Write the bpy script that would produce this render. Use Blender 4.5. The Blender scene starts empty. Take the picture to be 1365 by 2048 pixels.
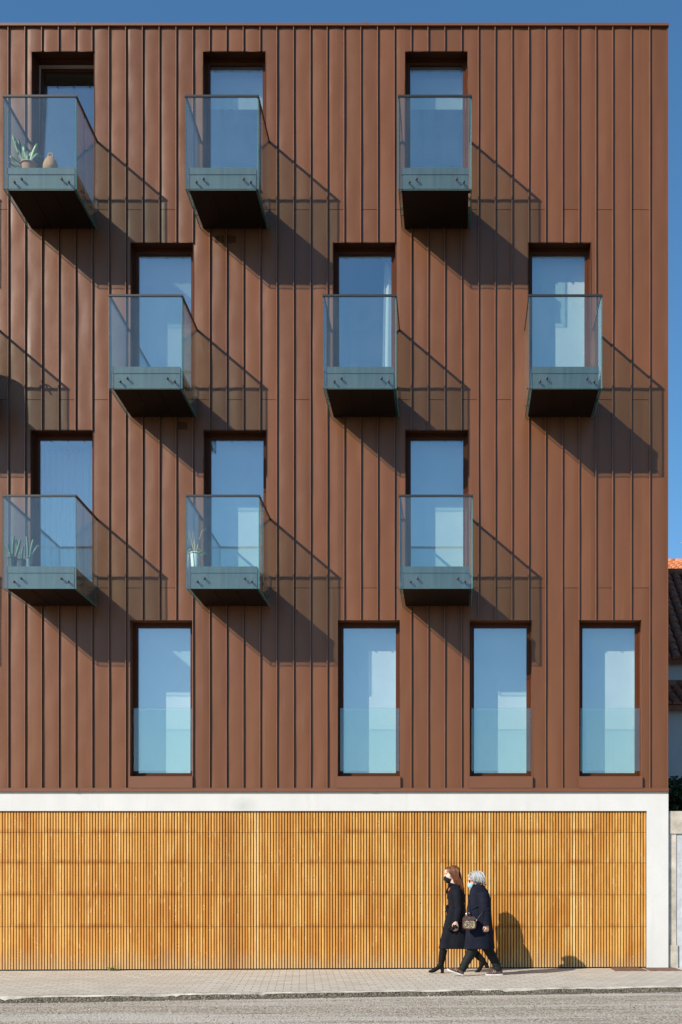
import bpy, bmesh, math, random
from mathutils import Vector, Matrix, noise

random.seed(7)
R = math.radians
PI = math.pi
sc = bpy.context.scene
COL = sc.collection

# ------------------------------------------------------------------ frame of reference
S = 122.0            # photo pixels per metre on the facade plane (y = 0)
D = 19.5             # camera to facade
ZC = 0.967           # camera height above the pavement at the wall
FPX = S * D          # focal length in photo pixels
VX, VY = 910.0, 1820.0


def X(px):
    return (px - VX) / S


def Z(py):
    return ZC + (VY - py) / S


def pav_z(x, y):
    """pavement height: falls gently to the kerb and to the left"""
    return 0.0046 * x + 0.02 * y


def kerb_y(x):
    return -(3.90 - 0.128 * x)


# ------------------------------------------------------------------ object helpers
def tag(o, label=None, cat=None, group=None, kind=None):
    if label: o['label'] = label
    if cat: o['category'] = cat
    if group: o['group'] = group
    if kind: o['kind'] = kind
    return o


def empty(name, loc=(0, 0, 0), rz=0.0, parent=None):
    o = bpy.data.objects.new(name, None)
    COL.objects.link(o)
    o.location = loc
    o.rotation_euler = (0, 0, rz)
    o.empty_display_size = 0.2
    if parent: o.parent = parent
    return o


class MB:
    """collects shapes and links them as one mesh object"""

    def __init__(self):
        self.v, self.f, self.m, self.s, self.c = [], [], [], [], []

    def add(self, verts, faces, mat=0, smooth=False, col=None):
        b = len(self.v)
        self.v += [tuple(p) for p in verts]
        for f in faces:
            self.f.append(tuple(i + b for i in f))
            self.m.append(mat)
            self.s.append(smooth)
            self.c.append(col)
        return self

    def box(self, x0, x1, y0, y1, z0, z1, mat=0, col=None, M=None):
        vs = [(x0, y0, z0), (x1, y0, z0), (x1, y1, z0), (x0, y1, z0),
              (x0, y0, z1), (x1, y0, z1), (x1, y1, z1), (x0, y1, z1)]
        if M: vs = [M @ Vector(p) for p in vs]
        fs = [(0, 3, 2, 1), (4, 5, 6, 7), (0, 1, 5, 4), (1, 2, 6, 5), (2, 3, 7, 6), (3, 0, 4, 7)]
        if isinstance(mat, (list, tuple)):
            for f, m in zip(fs, mat): self.add(vs, [f], m, False, col)
        else:
            self.add(vs, fs, mat, False, col)
        return self

    def tube(self, pts, rad, n=8, mat=0, cap=True, flat=None, col=None):
        """round tube along pts; rad a number or a list; flat=(sx, sy) squashes the section"""
        pts = [Vector(p) for p in pts]
        if not isinstance(rad, (list, tuple)): rad = [rad] * len(pts)
        vs, fs = [], []
        up = None
        for i, p in enumerate(pts):
            t = (pts[min(i + 1, len(pts) - 1)] - pts[max(i - 1, 0)]).normalized()
            if up is None:
                ref = Vector((0, 1, 0)) if abs(t.y) < 0.9 else Vector((1, 0, 0))
                up = (ref - t * ref.dot(t)).normalized()
            else:
                up = (up - t * up.dot(t))
                up = up.normalized() if up.length > 1e-5 else t.orthogonal().normalized()
            si = t.cross(up)
            sx, sy = flat if flat else (1, 1)
            for k in range(n):
                a = 2 * PI * k / n
                vs.append(p + si * (math.cos(a) * rad[i] * sx) + up * (math.sin(a) * rad[i] * sy))
        for i in range(len(pts) - 1):
            for k in range(n):
                a, b = i * n + k, i * n + (k + 1) % n
                fs.append((a, b, b + n, a + n))
        if cap:
            fs.append(tuple(reversed(range(n))))
            fs.append(tuple(range((len(pts) - 1) * n, len(pts) * n)))
        return self.add(vs, fs, mat, True, col)

    def capsule(self, p0, p1, r0, r1, n=12, mat=0):
        """tapered limb with round ends"""
        p0, p1 = Vector(p0), Vector(p1)
        t = (p1 - p0).normalized()
        pts, rad = [], []
        for k in range(4):
            a = PI / 2 * (1 - k / 4.0)
            pts.append(p0 - t * (r0 * math.sin(a))); rad.append(max(r0 * math.cos(a), r0 * 0.05))
        pts += [p0, p1]; rad += [r0, r1]
        for k in range(1, 5):
            a = PI / 2 * k / 4.0
            pts.append(p1 + t * (r1 * math.sin(a))); rad.append(max(r1 * math.cos(a), r1 * 0.05))
        return self.tube(pts, rad, n, mat)

    def ell(self, c, r, M=None, nu=16, nv=10, mat=0):
        c = Vector(c)
        vs, fs = [], []
        for j in range(nv + 1):
            b = -PI / 2 + PI * j / nv
            b = max(-PI / 2 + 0.02, min(PI / 2 - 0.02, b))
            for i in range(nu):
                a = 2 * PI * i / nu
                p = Vector((r[0] * math.cos(b) * math.cos(a), r[1] * math.cos(b) * math.sin(a), r[2] * math.sin(b)))
                if M: p = M @ p
                vs.append(c + p)
        for j in range(nv):
            for i in range(nu):
                a, b = j * nu + i, j * nu + (i + 1) % nu
                fs.append((a, b, b + nu, a + nu))
        fs.append(tuple(reversed(range(nu))))
        fs.append(tuple(range(nv * nu, (nv + 1) * nu)))
        return self.add(vs, fs, mat, True)

    def lathe(self, prof, c=(0, 0, 0), n=20, mat=0):
        vs, fs = [], []
        for r, z in prof:
            for k in range(n):
                a = 2 * PI * k / n
                vs.append((c[0] + r * math.cos(a), c[1] + r * math.sin(a), c[2] + z))
        for i in range(len(prof) - 1):
            for k in range(n):
                a, b = i * n + k, i * n + (k + 1) % n
                fs.append((a, b, b + n, a + n))
        fs.append(tuple(reversed(range(n))))
        return self.add(vs, fs, mat, True)

    def loft(self, rings, n=32, mat=0, wob=0.0, ph=0.0, cap=True, pw=1.0):
        """rings: (cx, cy, cz, ax, ay) ellipses stacked upwards"""
        vs, fs = [], []
        for j, (cx, cy, cz, ax, ay) in enumerate(rings):
            w = wob[j] if isinstance(wob, (list, tuple)) else wob
            for k in range(n):
                a = 2 * PI * k / n
                q = 1 + w * (math.sin(5 * a + ph) * 0.6 + math.sin(9 * a + 1.7 + ph) * 0.4)
                c_, s_ = math.cos(a), math.sin(a)
                c_ = math.copysign(abs(c_) ** pw, c_); s_ = math.copysign(abs(s_) ** pw, s_)
                vs.append((cx + ax * q * c_, cy + ay * q * s_, cz + (w * 0.12 * math.sin(3 * a + ph))))
        for j in range(len(rings) - 1):
            for k in range(n):
                a, b = j * n + k, j * n + (k + 1) % n
                fs.append((a, b, b + n, a + n))
        if cap:
            fs.append(tuple(reversed(range(n))))
            fs.append(tuple(range((len(rings) - 1) * n, len(rings) * n)))
        return self.add(vs, fs, mat, True)

    def xform(self, M, start=0):
        self.v = self.v[:start] + [tuple(M @ Vector(p)) for p in self.v[start:]]
        return self

    def mesh(self, name, mats):
        me = bpy.data.meshes.new(name)
        me.from_pydata(self.v, [], self.f)
        for m in (mats if isinstance(mats, (list, tuple)) else [mats]): me.materials.append(m)
        me.polygons.foreach_set('material_index', self.m)
        me.polygons.foreach_set('use_smooth', self.s)
        if any(c is not None for c in self.c):
            at = me.attributes.new('tint', 'FLOAT', 'FACE')
            at.data.foreach_set('value', [0.5 if c is None else c for c in self.c])
        me.update()
        return me

    def build(self, name, mats, parent=None, loc=(0, 0, 0)):
        o = bpy.data.objects.new(name, self.mesh(name, mats))
        COL.objects.link(o)
        o.location = loc
        if parent: o.parent = parent
        return o

    def fused(self, name, mats, parent=None, voxel=0.006, smooth=6, loc=(0, 0, 0)):
        """all shapes melted into one continuous surface"""
        o = bpy.data.objects.new('temporary', self.mesh('temporary', mats))
        COL.objects.link(o)
        r = o.modifiers.new('r', 'REMESH'); r.mode = 'VOXEL'; r.voxel_size = voxel; r.use_smooth_shade = True
        if smooth:
            s = o.modifiers.new('s', 'SMOOTH'); s.factor = 0.5; s.iterations = smooth
        dg = bpy.context.evaluated_depsgraph_get()
        dg.update()
        me = bpy.data.meshes.new_from_object(o.evaluated_get(dg))
        old = o.data
        bpy.data.objects.remove(o)
        bpy.data.meshes.remove(old)
        me.name = name
        me.materials.clear()
        for m in (mats if isinstance(mats, (list, tuple)) else [mats]): me.materials.append(m)
        for p in me.polygons: p.use_smooth = True; p.material_index = 0
        q = bpy.data.objects.new(name, me)
        COL.objects.link(q)
        q.location = loc
        if parent: q.parent = parent
        return q


def copy_tree(o, parent=None):
    c = o.copy()
    COL.objects.link(c)
    c.parent = parent
    for ch in list(o.children): copy_tree(ch, c)
    return c


# ------------------------------------------------------------------ materials
class NT:
    def __init__(self, name):
        self.mat = bpy.data.materials.new(name)
        self.mat.use_nodes = True
        self.t = self.mat.node_tree
        self.t.nodes.clear()
        self.out = self.n('ShaderNodeOutputMaterial')

    def n(self, kind, **kw):
        nd = self.t.nodes.new(kind)
        for k, v in kw.items():
            if k.startswith('i_'):
                key = k[2:].replace('_', ' ')
                nd.inputs[key].default_value = v
            else:
                setattr(nd, k, v)
        return nd

    def l(self, a, b):
        self.t.links.new(a, b)

    def coords(self, scale=(1, 1, 1), rot=(0, 0, 0)):
        tc = self.n('ShaderNodeTexCoord')
        mp = self.n('ShaderNodeMapping')
        mp.inputs['Scale'].default_value = scale
        mp.inputs['Rotation'].default_value = rot
        self.l(tc.outputs['Object'], mp.inputs['Vector'])
        return mp.outputs['Vector']

    def noise(self, vec, scale, detail=4.0, rough=0.55, dist=0.0):
        nd = self.n('ShaderNodeTexNoise')
        nd.inputs['Scale'].default_value = scale
        nd.inputs['Detail'].default_value = detail
        nd.inputs['Roughness'].default_value = rough
        nd.inputs['Distortion'].default_value = dist
        if vec is not None: self.l(vec, nd.inputs['Vector'])
        return nd.outputs['Fac']

    def ramp(self, fac, stops):
        r = self.n('ShaderNodeValToRGB')
        el = r.color_ramp.elements
        while len(el) < len(stops): el.new(0.5)
        for e, (p, c) in zip(el, stops):
            e.position = p
            e.color = (c[0], c[1], c[2], 1) if isinstance(c, (tuple, list)) else (c, c, c, 1)
        self.l(fac, r.inputs['Fac'])
        return r.outputs['Color']

    def mix(self, a, b, fac, mode='MIX'):
        m = self.n('ShaderNodeMix', data_type='RGBA', blend_type=mode)
        for sock, val in ((m.inputs[0], fac), (m.inputs[6], a), (m.inputs[7], b)):
            if isinstance(val, bpy.types.NodeSocket): self.l(val, sock)
            elif isinstance(val, (tuple, list)): sock.default_value = (val[0], val[1], val[2], 1)
            else: sock.default_value = val
        return m.outputs[2]

    def math(self, op, a, b=0.0):
        m = self.n('ShaderNodeMath', operation=op)
        for sock, val in ((m.inputs[0], a), (m.inputs[1], b)):
            if isinstance(val, bpy.types.NodeSocket): self.l(val, sock)
            else: sock.default_value = val
        return m.outputs[0]

    def bump(self, h, strength=0.3, dist=0.01):
        b = self.n('ShaderNodeBump')
        b.inputs['Strength'].default_value = strength
        b.inputs['Distance'].default_value = dist
        self.l(h, b.inputs['Height'])
        return b.outputs['Normal']

    def principled(self, color, rough=0.5, metal=0.0, spec=0.5, normal=None, **kw):
        p = self.n('ShaderNodeBsdfPrincipled')
        for key, val in (('Base Color', color), ('Roughness', rough), ('Metallic', metal), ('Specular IOR Level', spec)):
            s = p.inputs[key]
            if isinstance(val, bpy.types.NodeSocket): self.l(val, s)
            elif isinstance(val, (tuple, list)): s.default_value = (val[0], val[1], val[2], 1)
            else: s.default_value = val
        for k, v in kw.items(): p.inputs[k].default_value = v
        if normal is not None: self.l(normal, p.inputs['Normal'])
        self.l(p.outputs[0], self.out.inputs['Surface'])
        return self.mat


def simple(name, c, rough=0.5, metal=0.0, spec=0.5, var=0.12, scale=8.0, bump=0.0, bscale=60.0, stretch=(1, 1, 1)):
    t = NT(name)
    v = t.coords(stretch)
    f = t.noise(v, scale)
    lo = tuple(x * (1 - var) for x in c); hi = tuple(min(1, x * (1 + var)) for x in c)
    col = t.ramp(f, [(0.3, lo), (0.7, hi)])
    nm = t.bump(t.noise(v, bscale, 3), bump, 0.01) if bump else None
    return t.principled(col, rough, metal, spec, nm)


def m_cladding():
    t = NT('brown_metal')
    v = t.coords()
    big = t.noise(t.coords((1, 1, 0.25)), 1.1, 3)
    fine = t.noise(v, 70, 2)
    col = t.ramp(big, [(0.3, (0.154, 0.0595, 0.0240)), (0.7, (0.182, 0.0710, 0.0305))])
    # faint runs of dirt
    st = t.noise(t.coords((9, 9, 0.35)), 1.0, 4, 0.6)
    col = t.mix(col, (0.100, 0.040, 0.020), t.ramp(st, [(0.55, 0.0), (0.8, 0.35)]))
    at = t.n('ShaderNodeAttribute', attribute_name='tint', attribute_type='GEOMETRY')
    col = t.mix(col, t.ramp(at.outputs['Fac'], [(0.0, 0.84), (1.0, 1.0)]), 1.0, 'MULTIPLY')
    # pale water marks that hang below openings and joints
    wm = t.noise(t.coords((14, 14, 0.8)), 1.0, 5, 0.65)
    col = t.mix(col, (0.235, 0.120, 0.068), t.ramp(wm, [(0.60, 0.0), (0.85, 0.45)]))
    rough = t.ramp(t.noise(v, 3.0, 3), [(0.3, 0.30), (0.7, 0.40)])
    h = t.math('ADD', t.math('MULTIPLY', fine, 0.05), t.noise(t.coords((1, 1, 0.5)), 6.0, 2))
    return t.principled(col, rough, 0.0, 0.36, t.bump(h, 0.10, 0.02))


def m_glass(name, tint, base, k, wob=0.0, film=0.0):
    """thin clear sheet: passes light with a tint, mirrors by angle"""
    t = NT(name)
    lw = t.n('ShaderNodeLayerWeight'); lw.inputs['Blend'].default_value = 0.5
    fr = t.math('ADD', t.math('MULTIPLY', t.math('POWER', lw.outputs['Facing'], 5.0), 0.95), 0.042)
    fac = t.math('MINIMUM', t.math('ADD', t.math('MULTIPLY', fr, k), base), 1.0)
    tr = t.n('ShaderNodeBsdfTransparent'); tr.inputs['Color'].default_value = (*tint, 1)
    gl = t.n('ShaderNodeBsdfGlossy'); gl.inputs['Roughness'].default_value = 0.0
    gl.inputs['Color'].default_value = (0.93, 0.97, 1.0, 1)
    if wob:
        nm = t.bump(t.noise(t.coords((1, 1, 0.6)), 1.6, 2), wob, 0.02)
        t.l(nm, gl.inputs['Normal'])
    mx = t.n('ShaderNodeMixShader')
    t.l(fac, mx.inputs[0]); t.l(tr.outputs[0], mx.inputs[1]); t.l(gl.outputs[0], mx.inputs[2])
    if film:
        # a thin film of dried rain and dust on the sheet
        df = t.n('ShaderNodeBsdfDiffuse'); df.inputs['Color'].default_value = (0.62, 0.68, 0.68, 1)
        st = t.noise(t.coords((26, 26, 0.9)), 1.0, 4, 0.6)
        bl = t.noise(t.coords((1, 1, 1)), 2.6, 3, 0.6)
        ff = t.math('MULTIPLY', t.ramp(t.math('ADD', t.math('MULTIPLY', st, 0.5), t.math('MULTIPLY', bl, 0.5)), [(0.30, 0.35), (0.70, 1.7)]), film)
        m2 = t.n('ShaderNodeMixShader')
        t.l(ff, m2.inputs[0]); t.l(mx.outputs[0], m2.inputs[1]); t.l(df.outputs[0], m2.inputs[2])
        mx = m2
    t.l(mx.outputs[0], t.out.inputs['Surface'])
    return t.mat


def m_wood():
    t = NT('larch_slats')
    at = t.n('ShaderNodeAttribute', attribute_name='tint', attribute_type='GEOMETRY')
    v = t.coords((1, 1, 1))
    c1 = t.ramp(at.outputs['Fac'], [(0.0, (0.43, 0.180, 0.030)), (0.45, (0.60, 0.300, 0.064)), (0.8, (0.70, 0.410, 0.120)), (1.0, (0.71, 0.50, 0.22))])
    # every board its own piece of timber: shift the pattern by the board's number
    tc0 = t.n('ShaderNodeTexCoord')
    cmb = t.n('ShaderNodeCombineXYZ')
    t.l(t.math('MULTIPLY', at.outputs['Fac'], 57.0), cmb.inputs['Z'])
    t.l(t.math('MULTIPLY', at.outputs['Fac'], 23.0), cmb.inputs['Y'])
    va = t.n('ShaderNodeVectorMath', operation='ADD')
    t.l(tc0.outputs['Object'], va.inputs[0]); t.l(cmb.outputs[0], va.inputs[1])

    def board(scale):
        mp = t.n('ShaderNodeMapping'); mp.inputs['Scale'].default_value = scale
        t.l(va.outputs[0], mp.inputs['Vector'])
        return mp.outputs['Vector']
    grain = t.noise(board((46, 30, 1.7)), 3.0, 5, 0.6, 0.5)
    c2 = t.mix(c1, (0.42, 0.175, 0.032), t.ramp(grain, [(0.44, 0.0), (0.74, 0.6)]))
    patchy = t.noise(board((6, 1, 0.55)), 1.3, 5, 0.65, 0.4)
    c2 = t.mix(c2, (0.50, 0.195, 0.030), t.ramp(patchy, [(0.50, 0.0), (0.64, 0.7)]))
    c2 = t.mix(c2, (0.72, 0.52, 0.22), t.ramp(patchy, [(0.30, 0.55), (0.42, 0.0)]))
    blot = t.noise(t.coords((1.5, 1, 0.45)), 1.3, 6, 0.68, 0.3)
    c3 = t.mix(c2, (0.42, 0.150, 0.022), t.ramp(blot, [(0.48, 0.0), (0.66, 0.62)]))
    c3 = t.mix(c3, (0.70, 0.43, 0.14), t.ramp(blot, [(0.30, 0.45), (0.45, 0.0)]))
    # knots
    vo = t.n('ShaderNodeTexVoronoi'); vo.inputs['Scale'].default_value = 1.0
    t.l(t.coords((21.6, 1.0, 5.2)), vo.inputs['Vector'])
    kn = t.ramp(vo.outputs['Distance'], [(0.0, 1.0), (0.055, 0.9), (0.10, 0.0)])
    sep = t.n('ShaderNodeSeparateColor'); t.l(vo.outputs['Color'], sep.inputs[0])
    pick = t.ramp(sep.outputs[0], [(0.70, 0.0), (0.71, 1.0)])
    c4 = t.mix(c3, (0.10, 0.045, 0.02), t.mix((0, 0, 0), kn, pick))
    kn2 = t.ramp(vo.outputs['Distance'], [(0.08, 0.0), (0.16, 0.55), (0.30, 0.0)])
    c4 = t.mix(c4, (0.82, 0.56, 0.24), t.mix((0, 0, 0), kn2, pick))
    # weathered grey foot, water-stained where the splash reaches
    tc = t.n('ShaderNodeTexCoord'); sp = t.n('ShaderNodeSeparateXYZ'); t.l(tc.outputs['Object'], sp.inputs[0])
    foot = t.n('ShaderNodeMapRange'); foot.inputs['From Min'].default_value = 0.32; foot.inputs['From Max'].default_value = -0.02
    t.l(t.math('ADD', sp.outputs['Z'], t.math('MULTIPLY', t.math('SUBTRACT', t.noise(t.coords((3, 1, 1)), 1.5, 4), 0.5), 0.5)), foot.inputs['Value'])
    c5 = t.mix(c4, (0.42, 0.33, 0.20), t.math('MULTIPLY', foot.outputs[0], 0.55))
    # rust-orange run-off below each joint and one dark streak down the wall
    sx = t.n('ShaderNodeMapRange'); sx.inputs['From Min'].default_value = 0.20; sx.inputs['From Max'].default_value = 0.0
    t.l(t.math('ABSOLUTE', t.math('ADD', sp.outputs['X'], -X(463))), sx.inputs['Value'])
    streak_fac = t.math('MULTIPLY', sx.outputs[0], t.ramp(t.noise(t.coords((6, 1, 0.5)), 1.3, 3), [(0.35, 0.0), (0.65, 1.0)]))
    c5 = t.mix(c5, (0.24, 0.10, 0.035), t.math('MULTIPLY', streak_fac, 0.75))
    # tannin stains gathered along the horizontal joints
    blotch = None
    for py in (1665, 1726, 1790, 1854):
        d = t.n('ShaderNodeMapRange'); d.inputs['From Min'].default_value = 0.065; d.inputs['From Max'].default_value = 0.0
        t.l(t.math('ABSOLUTE', t.math('SUBTRACT', sp.outputs['Z'], Z(py) + 0.018)), d.inputs['Value'])
        blotch = d.outputs[0] if blotch is None else t.math('MAXIMUM', blotch, d.outputs[0])
    sn = t.ramp(t.noise(t.coords((1.6, 1, 0.3)), 1.0, 5, 0.7), [(0.46, 0.0), (0.62, 0.8)])
    c5 = t.mix(c5, (0.36, 0.120, 0.016), t.math('MULTIPLY', blotch, sn))
    nm = t.bump(grain, 0.25, 0.004)
    return t.principled(c5, 0.55, 0.0, 0.3, nm)


def m_plaster(name, c=(0.615, 0.612, 0.595), blotch=True):
    t = NT(name)
    v = t.coords()
    a = t.noise(t.coords((1, 1, 0.6)), 2.2, 6, 0.6)
    col = t.ramp(a, [(0.35, tuple(x * 0.93 for x in c)), (0.65, c)])
    run = t.noise(t.coords((7, 7, 0.5)), 1.0, 5, 0.6)
    col = t.mix(col, (c[0] * 0.74, c[1] * 0.72, c[2] * 0.66), t.ramp(run, [(0.56, 0.0), (0.82, 0.40)]))
    if blotch:  # greenish grey patch on the band
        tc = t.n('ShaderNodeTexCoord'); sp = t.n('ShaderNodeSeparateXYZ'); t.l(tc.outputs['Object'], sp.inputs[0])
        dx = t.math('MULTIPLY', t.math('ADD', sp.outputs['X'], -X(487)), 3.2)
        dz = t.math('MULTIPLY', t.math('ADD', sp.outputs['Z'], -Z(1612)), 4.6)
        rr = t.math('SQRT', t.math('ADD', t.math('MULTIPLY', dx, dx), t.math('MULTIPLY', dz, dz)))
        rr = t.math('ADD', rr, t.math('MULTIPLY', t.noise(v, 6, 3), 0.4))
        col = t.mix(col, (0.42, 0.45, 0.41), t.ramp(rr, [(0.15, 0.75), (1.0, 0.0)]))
    return t.principled(col, 0.75, 0.0, 0.25, t.bump(t.noise(v, 45, 4), 0.25, 0.004))


def m_pavers():
    t = NT('stone_pavers')
    v = t.coords((1, 1, 1), (0, 0, R(-7.3)))
    br = t.n('ShaderNodeTexBrick')
    br.offset = 0.5
    br.inputs['Scale'].default_value = 1.0
    br.inputs['Brick Width'].default_value = 0.21
    br.inputs['Row Height'].default_value = 0.20
    br.inputs['Mortar Size'].default_value = 0.006
    br.inputs['Mortar Smooth'].default_value = 0.3
    br.inputs['Color1'].default_value = (0.50, 0.467, 0.398, 1)
    br.inputs['Color2'].default_value = (0.60, 0.565, 0.490, 1)
    br.inputs['Mortar'].default_value = (0.25, 0.215, 0.17, 1)
    t.l(v, br.inputs['Vector'])
    blot = t.noise(t.coords((0.5, 1, 1)), 1.2, 5, 0.6)
    col = t.mix(br.outputs['Color'], (0.47, 0.40, 0.31), t.ramp(blot, [(0.45, 0.0), (0.75, 0.55)]))
    spk = t.noise(t.coords(), 140, 3, 0.7)
    col = t.mix(col, t.ramp(spk, [(0.3, 0.62), (0.7, 1.0)]), 0.5, 'MULTIPLY')
    h = t.math('SUBTRACT', t.math('MULTIPLY', spk, 0.25), br.outputs['Fac'])
    return t.principled(col, 0.8, 0.0, 0.2, t.bump(h, 0.55, 0.012))


def m_gravelly(name, a, b, dark, scale=75.0, bands=True):
    """worn chip-seal: pale stones in a darker binder"""
    t = NT(name)
    v = t.coords()
    vo = t.n('ShaderNodeTexVoronoi'); vo.inputs['Scale'].default_value = scale; t.l(v, vo.inputs['Vector'])
    sep = t.n('ShaderNodeSeparateColor'); t.l(vo.outputs['Color'], sep.inputs[0])
    stone = t.ramp(sep.outputs[0], [(0.0, dark), (0.25, a), (0.75, b), (1.0, tuple(min(1, x * 1.35) for x in b))])
    edge = t.ramp(vo.outputs['Distance'], [(0.35, 0.0), (0.80, 0.9)])
    col = t.mix(stone, dark, edge)
    if bands:
        bd = t.noise(t.coords((0.12, 1.3, 1), (0, 0, R(-7.3))), 1.6, 4, 0.6)
        col = t.mix(col, (0.53, 0.50, 0.445), t.ramp(bd, [(0.50, 0.0), (0.62, 0.7)]))
        cr = t.noise(t.coords((0.25, 5.0, 1), (0, 0, R(-6.0))), 2.2, 5, 0.65, 0.4)
        col = t.mix(col, dark, t.ramp(cr, [(0.56, 0.0), (0.68, 0.75)]))
    h = t.math('ADD', t.math('SUBTRACT', 1.0, vo.outputs['Distance']), t.math('MULTIPLY', t.noise(v, 9, 4), 1.2))
    return t.principled(col, 0.9, 0.0, 0.2, t.bump(h, 0.9, 0.012))


def m_tiles(name, a, b):
    t = NT(name)
    f = t.noise(t.coords(), 5.0, 4, 0.7)
    g = t.noise(t.coords(), 38.0, 3, 0.6)
    col = t.mix(t.ramp(f, [(0.3, a), (0.7, b)]), tuple(x * 0.45 for x in a), t.ramp(g, [(0.5, 0.0), (0.8, 0.6)]))
    return t.principled(col, 0.8, 0.0, 0.2, t.bump(g, 0.3, 0.01))


def m_hair(name, dark, light, rz=0.0, rough=0.38):
    t = NT(name)
    v = t.coords((130, 130, 14), (0, rz, 0))
    f = t.noise(v, 1.0, 4, 0.6, 0.3)
    col = t.ramp(f, [(0.30, dark), (0.70, light)])
    return t.principled(col, rough, 0.0, 0.45, t.bump(f, 0.35, 0.005))


def m_leopard():
    t = NT('spotted_fabric')
    vo = t.n('ShaderNodeTexVoronoi'); vo.inputs['Scale'].default_value = 78
    t.l(t.coords(), vo.inputs['Vector'])
    col = t.ramp(vo.outputs['Distance'], [(0.0, (0.22, 0.14, 0.07)), (0.20, (0.02, 0.015, 0.01)), (0.48, (0.03, 0.02, 0.015)), (0.60, (0.42, 0.34, 0.22))])
    return t.principled(col, 0.7)


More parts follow.
